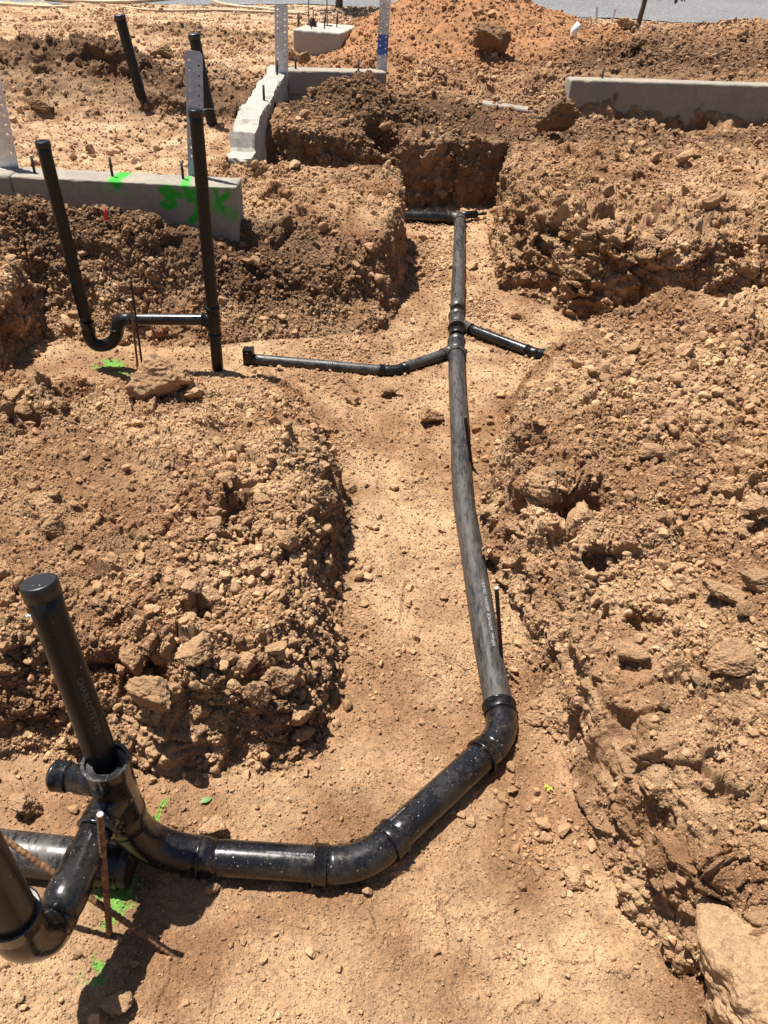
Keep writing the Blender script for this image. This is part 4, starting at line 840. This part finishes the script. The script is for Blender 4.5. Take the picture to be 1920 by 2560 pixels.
# parked car whose lower edge reaches the top of the picture
cx0=at(1850,-8,.48)
def car(base):
    root=empty('parked_car',base); tag(root,'dark parked car at the kerb at the top right corner, mostly out of view','car')
    Mb=simple('car_paint',(.03,.035,.05),.25,.3); prof=[(-2.2,.35),(-2.15,.75),(-1.35,.92),(-.75,1.38),(.65,1.42),(1.35,.98),(2.1,.88),(2.25,.6),(2.2,.33)]
    b=np.array(base); vs=[]; m=len(prof)
    for yy,sc in ((-.88,.98),(-.80,1.),(.80,1.),(.88,.98)): vs+= [b+np.array([x_*sc,yy if z_<1. else yy*.86,z_]) for x_,z_ in prof]
    mb=MB(); mb.add(vs,[(r*m+i,r*m+(i+1)%m,(r+1)*m+(i+1)%m,(r+1)*m+i) for r in range(3) for i in range(m)]+[tuple(range(m-1,-1,-1)),tuple(range(3*m,4*m))],False); part(mb,'body',Mb,root)
    mb=MB(); mb.add([b+np.array(q) for q in [(-1.2,-.865,.97),(1.15,-.865,1.0),(.6,-.79,1.36),(-.7,-.79,1.33)]],[(0,1,2,3)],False); part(mb,'window',simple('car_glass',(.02,.025,.03),.08),root)
    Mt=simple('tyre',(.02,.02,.02),.85)
    for x_ in (-1.35,1.4):
        for y_ in (-.80,.80):
            mb=MB(); q=b+np.array([x_,y_,.32]); mb.tube([q+np.array([0,-.11,0]),q+np.array([0,-.10,0]),q+np.array([0,.10,0]),q+np.array([0,.11,0])],[.29,.32,.32,.29],28); wh=part(mb,'wheel',Mt,root); mb=MB(); mb.tube([q+np.array([0,-.118,0]),q+np.array([0,.118,0])],.19,20); part(mb,'rim',M_GALV,wh,root.location)
car((cx0[0],cx0[1]+1.0,.49))
print('objects',time.time()-T0)

# ------------------------------------------------------------------ stones and clods
def ico(sub):
    t=(1+5**.5)/2; v=[(-1,t,0),(1,t,0),(-1,-t,0),(1,-t,0),(0,-1,t),(0,1,t),(0,-1,-t),(0,1,-t),(t,0,-1),(t,0,1),(-t,0,-1),(-t,0,1)]
    f=[(0,11,5),(0,5,1),(0,1,7),(0,7,10),(0,10,11),(1,5,9),(5,11,4),(11,10,2),(10,7,6),(7,1,8),(3,9,4),(3,4,2),(3,2,6),(3,6,8),(3,8,9),(4,9,5),(2,4,11),(6,2,10),(8,6,7),(9,8,1)]
    v=[np.array(q)/np.linalg.norm(q) for q in v]
    for _ in range(sub):
        c_={};nf=[]
        def mid(a,b):
            k=(min(a,b),max(a,b))
            if k not in c_: q=v[a]+v[b]; v.append(q/np.linalg.norm(q)); c_[k]=len(v)-1
            return c_[k]
        for a,b,c in f: ab,bc,ca=mid(a,b),mid(b,c),mid(c,a); nf+=[(a,ab,ca),(b,bc,ab),(c,ca,bc),(ab,bc,ca)]
        f=nf
    return np.array(v),np.array(f)
ICO=[ico(k) for k in range(6)]
def rock_shape(seed,sub,nplane=13,soft=.02,nz=.06,flat=.75):
    rs=np.random.RandomState(seed); D,Fc=ICO[sub]
    pn=rs.normal(size=(nplane,3)); pn/=np.linalg.norm(pn,axis=1)[:,None]; ph=rs.uniform(.55,1.0,nplane)
    q=D@pn.T; q=np.where(q>.05,ph/np.maximum(q,.05),9); k=26.; r=-np.log(np.exp(-k*np.minimum(q,3)).sum(1))/k
    r=np.clip(r,.3,1.3); V_=D*r[:,None]
    if nz: V_=V_*(1+nz*fbm(V_*2.2+seed,3)[:,None]*2+ .5*nz*fbm(V_*7+seed,2)[:,None])
    V_=V_*np.array([1,rs.uniform(.65,1),flat*rs.uniform(.65,1.1)]); return V_,Fc
def rot_mats(n,rs,tilt=.5):
    a=rs.uniform(0,2*np.pi,n);b=rs.normal(0,tilt,n);c=rs.normal(0,tilt,n)
    ca,sa,cb,sb,cc,sc=np.cos(a),np.sin(a),np.cos(b),np.sin(b),np.cos(c),np.sin(c); Z=np.zeros(n);O=np.ones(n)
    Rz=np.stack([ca,-sa,Z,sa,ca,Z,Z,Z,O],1).reshape(n,3,3);Rx=np.stack([O,Z,Z,Z,cb,-sb,Z,sb,cb],1).reshape(n,3,3);Ry=np.stack([cc,Z,sc,Z,O,Z,-sc,Z,cc],1).reshape(n,3,3)
    return Rz@Rx@Ry
HERO=[ # px,py,width px,height factor,label, stretch, colour factor
 (395,962,168,.72,'large flat-topped tan boulder beside the rebar in front of the trap',1.3,1.02),
 (1071,1046,72,.7,'pale angular block lying on the trench floor left of the long pipe',1.3,1.08),
 (886,998,42,.8,'small pale rounded stone lying on the floor below the thin branch pipe',1.1,1.2),
 (28,992,62,.6,'pale rounded stone at the left edge below the dark bank',1.2,1.12),
 (968,975,50,.45,'reddish flat clod just below the bend of the thin branch pipe',1.5,.72),
 (468,1032,44,.6,'pale flat stone right of and below the large boulder',1.3,1.15),
 (490,985,52,.7,'pale lumpy clod touching the right side of the large boulder',1.1,1.1),
 (160,1018,40,.8,'brown clod standing in the row right of the left-edge stone',1.0,.8),
 (120,1086,45,.7,'brown rounded clod low on the left bank under the stone row',1.2,.75),
 (62,1030,44,.6,'dark brown clod next to the pale stone at the left edge',1.2,.72),
 (1515,474,40,.85,'round brown stone alone on the far right dirt',1.0,.78),
 (1560,62,64,.5,'pale flat rock on the far ridge between the two metal stakes',1.5,1.2),
 (1590,112,46,.9,'tall tan clod in the brown ridge behind the long upper-right wall',.8,1.0),
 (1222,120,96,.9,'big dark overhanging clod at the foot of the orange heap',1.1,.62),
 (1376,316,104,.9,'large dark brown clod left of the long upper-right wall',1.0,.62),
 (1570,1635,96,.6,'long tan boulder on the right bank with a deep shadow under it',1.5,1.05),
 (1800,1655,118,.75,'large tan boulder near the right edge casting a dark shadow',1.35,1.02),
 (1800,1490,110,.55,'broad pale slab on the right bank with a white spot',1.4,1.1),
 (1890,1460,90,.7,'rounded brown boulder at the right edge beside the pale slab',1.2,.9),
 (1860,1520,60,.8,'brown clod under the pale slab at the right edge',1.1,.85),
 (1812,1090,64,.7,'pale rounded clod on the upper right bank',1.1,1.15),
 (1630,1130,80,.5,'flat tan slab on the upper right bank',1.5,1.0),
 (1890,1270,80,.6,'tan slab at the right edge halfway up the bank',1.3,1.05),
 (1660,1290,46,.8,'brown round clod high on the right bank above the tan boulder',1.0,.8),
 (1330,1790,62,.6,'tan block at the foot of the right bank beside the pipe elbow',1.4,1.05),
 (1438,2195,58,1.1,'pale upright flat stone among rubble at the foot of the right bank',.9,1.25),
 (1352,2055,44,.6,'pale broad stone topmost in the rubble at the foot of the right bank',1.3,1.18),
 (1365,2090,42,.8,'tan knobbly stone second in the rubble at the foot of the right bank',1.2,1.05),
 (1316,2098,24,.9,'small pale stone left of the rubble on the trench floor',1.0,1.2),
 (1270,1685,26,.9,'small tan stone at the foot of the thin rebar',1.1,1.05),
 (536,2075,78,.8,'pale pointed rock behind the horizontal pipe collar',1.2,1.15),
 (533,2218,44,.9,'tan block in front of the horizontal pipe collar',1.0,1.0),
 (195,2383,30,.9,'small brown stone on the floor left of the upright rebar',1.1,.8),
 (1105,1488,26,.7,'small stone alone in the middle of the trench floor, the upper one',1.2,1.15),
 (1017,1503,26,.7,'small pale pebble left of centre on the trench floor',1.1,1.2),
 (300,2500,90,.5,'low tan lump in the bottom left corner',1.3,.95),
 (720,1350,60,1.0,'upright tan block on the left bank edge, uppermost of the big ones',.9,1.05),
 (500,1640,110,.8,'largest angular tan slab in the middle of the left bank',1.2,1.05),
 (388,1740,130,1.0,'big rounded tan boulder at the front of the left bank',.95,1.0),
 (345,1660,80,1.0,'leaning tan slab left of the big rounded boulder',.7,1.05),
 (622,1660,58,.9,'pale angular block in the rubble on the left bank',1.0,1.15),
 (720,1700,90,.95,'big rough tan clod at the right edge of the left bank',1.0,.95),
 (655,1745,72,1.1,'brown upright clod left of the rough clod on the left bank',.8,.85),
 (745,1790,76,.8,'pale split clod low on the left bank corner',1.1,1.15),
 (752,1830,60,.7,'tan clod directly under the pale split clod',1.1,1.0),
 (690,1620,60,.6,'tan wedge with a dark shadow on the left bank',1.4,1.05),
 (480,1465,52,.9,'round tan clod on the left bank beside a leaning flat stone',1.0,1.0),
 (525,1500,66,1.0,'leaning flat stone right of the round clod on the left bank',.7,1.08),
 (586,1712,50,.9,'pale block above the pointed clod on the left bank',1.0,1.12),
 (512,1780,40,.9,'rounded tan stone low in the rubble of the left bank',1.1,1.05),
 (550,1785,38,.9,'smaller rounded stone beside the low rounded tan stone',1.0,.95),
 (640,1245,60,.6,'pale flat clod in the upper rubble of the left bank',1.5,1.12),
 (660,1215,70,.5,'pale slab ledge on the back of the left bank',1.5,1.1),
 (560,1190,50,.6,'tan flat clod left of the pale slab ledge',1.4,1.08),
 (140,1320,64,1.1,'tan rounded slab half buried at the left side of the bank',.8,.98),
 (60,2010,90,.8,'tan block behind the pipe at the left edge',1.2,1.0),
 (110,270,70,.5,'tan clod at the foot of the left far mound',1.4,.9),
 (415,130,62,.6,'brown boulder on the ground between the back uprights',1.3,.85),
 (750,240,44,.9,'round brown clod against the far cross wall',1.0,.7),
 (735,145,36,1.0,'upright tan clod at the left end of the orange pile before the pad',.8,1.0),
 (755,152,40,.9,'dark round clod in the orange pile before the pad',1.0,.75),
 (126,463,54,.6,'pale flat stone leaning on the left wall beside the black upright',1.5,1.15),
 (1395,505,40,.8,'dark clod beside the rocks at the right end of the trench',1.0,.75),
 (1710,390,40,.8,'pale block in the row of stones below the long upper-right wall',1.1,1.2),
 (1735,385,36,.7,'tan flat stone right of the pale block below the long wall',1.3,1.05),
 (1770,505,52,.8,'rounded pale stone on the far right dirt',1.1,1.1),
 (1650,580,56,.6,'flat tan stone low on the far right dirt',1.5,1.05),
]
BIG=at(1845,2440,.42)
def hero(px,py,wpx,hf,label,stretch,cf,i,name='stone',cat='stone',group=None,sub=4,sink=.17):
    p,nn,col=hit(px,py+wpx*.18*hf); dep=(p-CAM)@_f; s=wpx*dep/F_PX/2/1.0
    V_,Fc=rock_shape(500+i*13,5 if wpx>60 else 4,16,.02,.07,1.0); V_=V_/np.abs(V_[:,:2]).max()
    rs=np.random.RandomState(i); Rm=rot_mats(1,rs,.22)[0]; a=rs.uniform(-.3,.3)
    V_=(V_@rot_mats(1,rs,.9)[0].T); ext=np.abs(V_).max(0); V_=V_/ext
    lm=2.0 if cf<.8 and wpx>44 else 1.0; V_=V_*(1+.16*lm*fbm(V_*2.3+i*3,3)+(lm-1)*.10*(cells(V_*4.5+i)[2]-.5)+.10*(1-np.abs(perlin(V_*4.1+i))*2)*.6+.05*fbm(V_*9+i,3)+.02*perlin(V_*26))[:,None]; V_=V_*np.array([1,.8,hf])*s
    if stretch!=1: V_=V_*np.array([1.0,1/stretch**.5,1/stretch**.3])
    V_=V_@rot_mats(1,rs,.12)[0].T if False else V_
    big=np.clip(V_[:,2]/s,-1,1)
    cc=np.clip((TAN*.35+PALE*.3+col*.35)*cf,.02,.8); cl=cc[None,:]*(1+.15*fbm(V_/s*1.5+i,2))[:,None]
    cen=p+np.array([0,0,s*hf*((1-2*sink)*.8 if wpx<72 else .85)])
    o=np_mesh(name,V_,Fc,M_ROCK,smooth=True,col=cl); o.location=tuple(cen); tag(o,label,cat,group); return o
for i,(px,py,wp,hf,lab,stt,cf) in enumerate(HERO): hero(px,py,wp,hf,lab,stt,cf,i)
V_,Fc=rock_shape(77,4,16,.02,.07,1.0); V_=V_/np.abs(V_).max(0)*np.array([.20,.24,.17]); cl=(PALE*.95)[None,:]*(1+.18*fbm(V_*9,3))[:,None]
for _ in range(1):
    D2,F2_=ico(6); q=D2; pn=np.random.RandomState(5).normal(size=(15,3)); pn/=np.linalg.norm(pn,axis=1)[:,None]; ph=np.random.RandomState(6).uniform(.7,1,15); qq=D2@pn.T; qq=np.where(qq>.05,ph/np.maximum(qq,.05),9); r=-np.log(np.exp(-12*np.minimum(qq,3)).sum(1))/12
    V_=D2*r[:,None]; V_=V_/np.abs(V_).max(0)*np.array([.135,.165,.16]); nn=D2; V_=V_+nn*(.03*fbm(V_*9,3)+.016*(.5-np.abs(perlin(V_*9+4)))+.012*fbm(V_*24,3)+.006*fbm(V_*80,2))[:,None]; cl=(PALE*.7+TAN*.3)[None,:]*(1+.25*fbm(V_*6,3)+.1*fbm(V_*30,2))[:,None]
o=np_mesh('boulder',V_,F2_,M_ROCK,smooth=True,col=cl); o.location=tuple(at(1930,2485,.36)); tag(o,'huge pale block of dry earth filling the bottom right corner','boulder')

# sample points of the visible ground, evenly over the picture
rs=np.random.RandomState(11)
cenT=V[T].mean(1); nT=np.cross(V[T[:,1]]-V[T[:,0]],V[T[:,2]]-V[T[:,0]]); aT=np.linalg.norm(nT,axis=1)/2; nT=nT/np.maximum(2*aT,1e-12)[:,None]
px_,py_,dp_=project(cenT); visT=(dp_>.3)&(px_>-120)&(px_<2040)&(py_>-60)&(py_<2660)&(((CAM-cenT)*nT).sum(1)>0)&(nT[:,2]>.25)
dT=info['d'][T[:,0]]; distT=np.linalg.norm(cenT-CAM,axis=1)
onroad=cenT[:,1]>np.interp(cenT[:,0],[-95,-6.4,-4,-1,8,95],[12.5,14.3,16.0,17.0,17.6,21])-.2
def inwall(x,y):
    m=np.zeros(len(x),bool)
    for o_ in (nearwall,farwall,runwall,rightwall,pad):
        bb=np.array([v[:] for v in o_.bound_box]); 
        if o_ is runwall or o_ is rightwall or True: m|=(x>bb[:,0].min())&(x<bb[:,0].max())&(y>bb[:,1].min())&(y<bb[:,1].max())
    return m
onwall=inwall(cenT[:,0],cenT[:,1])
pat=perlin(np.stack([cenT[:,0]*1.6,cenT[:,1]*1.6,cenT[:,2]*0+2],1)); 
dens=np.where(dT>0,.55+.45*sstep(-.25,.45,pat),.13+.75*sstep(.05,.5,pat)**1.5); dens=dens*visT*~onroad*~onwall
inside=(cenT[:,0]<-1.4)&(cenT[:,1]>4.9)&(cenT[:,1]<8.5); dens=np.where(inside,dens*.14,dens); sm_=smooth_field(cenT[:,0],cenT[:,1]); dens=dens*np.where(dT>0,1-.88*sm_,1)
farl=sstep(-.9,-1.5,cenT[:,0])*sstep(8,9,cenT[:,1]); dens=dens*(1-farl*np.clip(.98-1.3*np.clip(pat,0,1)-dark_field(cenT[:,0],cenT[:,1])*.6,0,.95))
orz=sstep(2.3,1.6,np.sqrt((cenT[:,0]-.6)**2+(cenT[:,1]-12.3)**2)); dens=dens*(1-.75*orz)
dens_rub=visT*~onroad*~onwall*(G2(cenT[:,0],cenT[:,1],-.38,1.75,.28,.38,1.)+G2(cenT[:,0],cenT[:,1],-.75,1.5,.4,.2,.4)+G2(cenT[:,0],cenT[:,1],-.45,2.45,.22,.35,.5)+G2(cenT[:,0],cenT[:,1],1.1,1.9,.5,.6,.55)+G2(cenT[:,0],cenT[:,1],1.3,2.9,.6,.5,.55)+G2(cenT[:,0],cenT[:,1],.46,1.06,.09,.10,.9)+G2(cenT[:,0],cenT[:,1],-1.9,2.8,.4,.3,.4)+.05*(dT>0))
def pick(w_,n): w_=w_/w_.sum(); c_=np.cumsum(w_); return np.searchsorted(c_,rs.rand(n)).clip(0,len(w_)-1)
# individual clods
def region(p):
    x_,y_=p[0],p[1]
    if y_>9: return ('small clod on the spoil ridges before the road','clods on the far ridges')
    if y_>6.5: return ('small clod on the dark soil around the far concrete walls','clods around the far walls')
    if x_<-.1:
        if y_<3.4: return ('small tan clod on the near left bank of loose rubble','clods on the near left bank')
        return ('small brown clod on the left bank below or behind the painted wall','clods on the middle left bank')
    if x_>.55 or y_<0:
        if y_<3.8: return ('small tan clod on the near right bank','clods on the near right bank')
        return ('small tan clod on the far right bank','clods on the far right bank')
    return ('small clod lying on the trench floor','clods on the trench floor')
NI=235; idx=np.concatenate([pick(dens_rub/(distT**.8),NI-50),pick(dens*(distT<9)*(dT>.05),50)])
protos=[]
for k in range(10):
    v_,f_=rock_shape(900+k*7,3,12,.02,.05,.8); v_=v_/np.abs(v_).max(); protos.append((v_,f_))
for k,ti in enumerate(idx):
    p=cenT[ti]; s=distT[ti]*rs.uniform(.0055,.0125)*(1.0 if distT[ti]<5 else .9); s=min(s,.05); v_,f_=protos[k%10]
    cc=np.clip((COL[T[ti,0]]*.5+TAN*.2+PALE*.3)*rs.uniform(.85,1.2),.02,.8)
    Rm=rot_mats(1,rs,.6)[0]; vv=(v_*s*np.array([1,rs.uniform(.7,1),rs.uniform(.7,1)]))@Rm.T
    lab,gr=region(p); o=np_mesh('clod',vv,f_,M_ROCK,smooth=True,col=np.tile(cc,(len(vv),1))); o.location=tuple(p+nT[ti]*s*.35); tag(o,lab,'clod',gr)
# uncountable remainder: crumbs and gravel
def scatter(name,n,sub,wts,smin,smax,powr,seed,sink=.25,smooth=False,nproto=10,colmix=.35,light=1.05):
    ii=pick(wts,n); P_=cenT[ti0] if False else cenT[ii]; N_=nT[ii]; u_=rs.rand(n)
    s_=(smin**(-powr)+(smax**(-powr)-smin**(-powr))*u_)**(-1/powr)*np.clip(distT[ii],1.6,12)
    s_=np.minimum(s_,.06)
    Rm=rot_mats(n,rs,.7); Vs=[];Fs=[];Cs=[];base=0
    protos=[rock_shape(seed+k*3,sub,9,.02,.05 if sub>1 else 0,.85)[0] for k in range(nproto)]; F0=ICO[sub][1]
    for k in range(nproto):
        m=np.where(np.arange(n)%nproto==k)[0]; pv=protos[k]/np.abs(protos[k]).max()
        an=rs.uniform(.65,1.,(len(m),1,3)); vv=(pv[None]*an)*s_[m][:,None,None]; vv=np.einsum('nij,nvj->nvi',Rm[m],vv)+(P_[m]+N_[m]*(s_[m]*(.6-sink))[:,None])[:,None,:]
        Vs.append(vv.reshape(-1,3)); nv=len(pv); Fs.append((F0[None]+(base+np.arange(len(m))*nv)[:,None,None]).reshape(-1,3)); base+=len(m)*nv
        c_=COL[T[ii[m],0]]*(1-colmix)+(TAN*.45+PALE*.55)*colmix; c_=c_*rs.uniform(.82,1.28,(len(m),1))*light; Cs.append(np.repeat(c_,nv,0))
    o=np_mesh(name,np.concatenate(Vs),np.concatenate(Fs),M_ROCK,smooth=smooth,col=np.clip(np.concatenate(Cs),.01,.85)); tag(o,kind='stuff'); return o
tag(scatter('loose_clods',6500,2,(dens_rub*1.0+dens*.10),.0032,.0105,2.0,40,smooth=False,light=1.2),'loose crumbled clods strewn over the dug banks','rubble')
tag(scatter('crumbled_soil',50000,1,(dens*.8+dens_rub*.7),.0016,.0050,2.3,60,smooth=False,light=1.12),'fine crumbs of dry soil covering banks and trench floor','soil crumbs')
tag(scatter('gravel',190000,0,dens+.10*visT*~onroad*~onwall,.0008,.0021,1.3,80),'tiny gravel grains scattered over the whole dig','gravel')
print('done',time.time()-T0, len(bpy.data.objects))
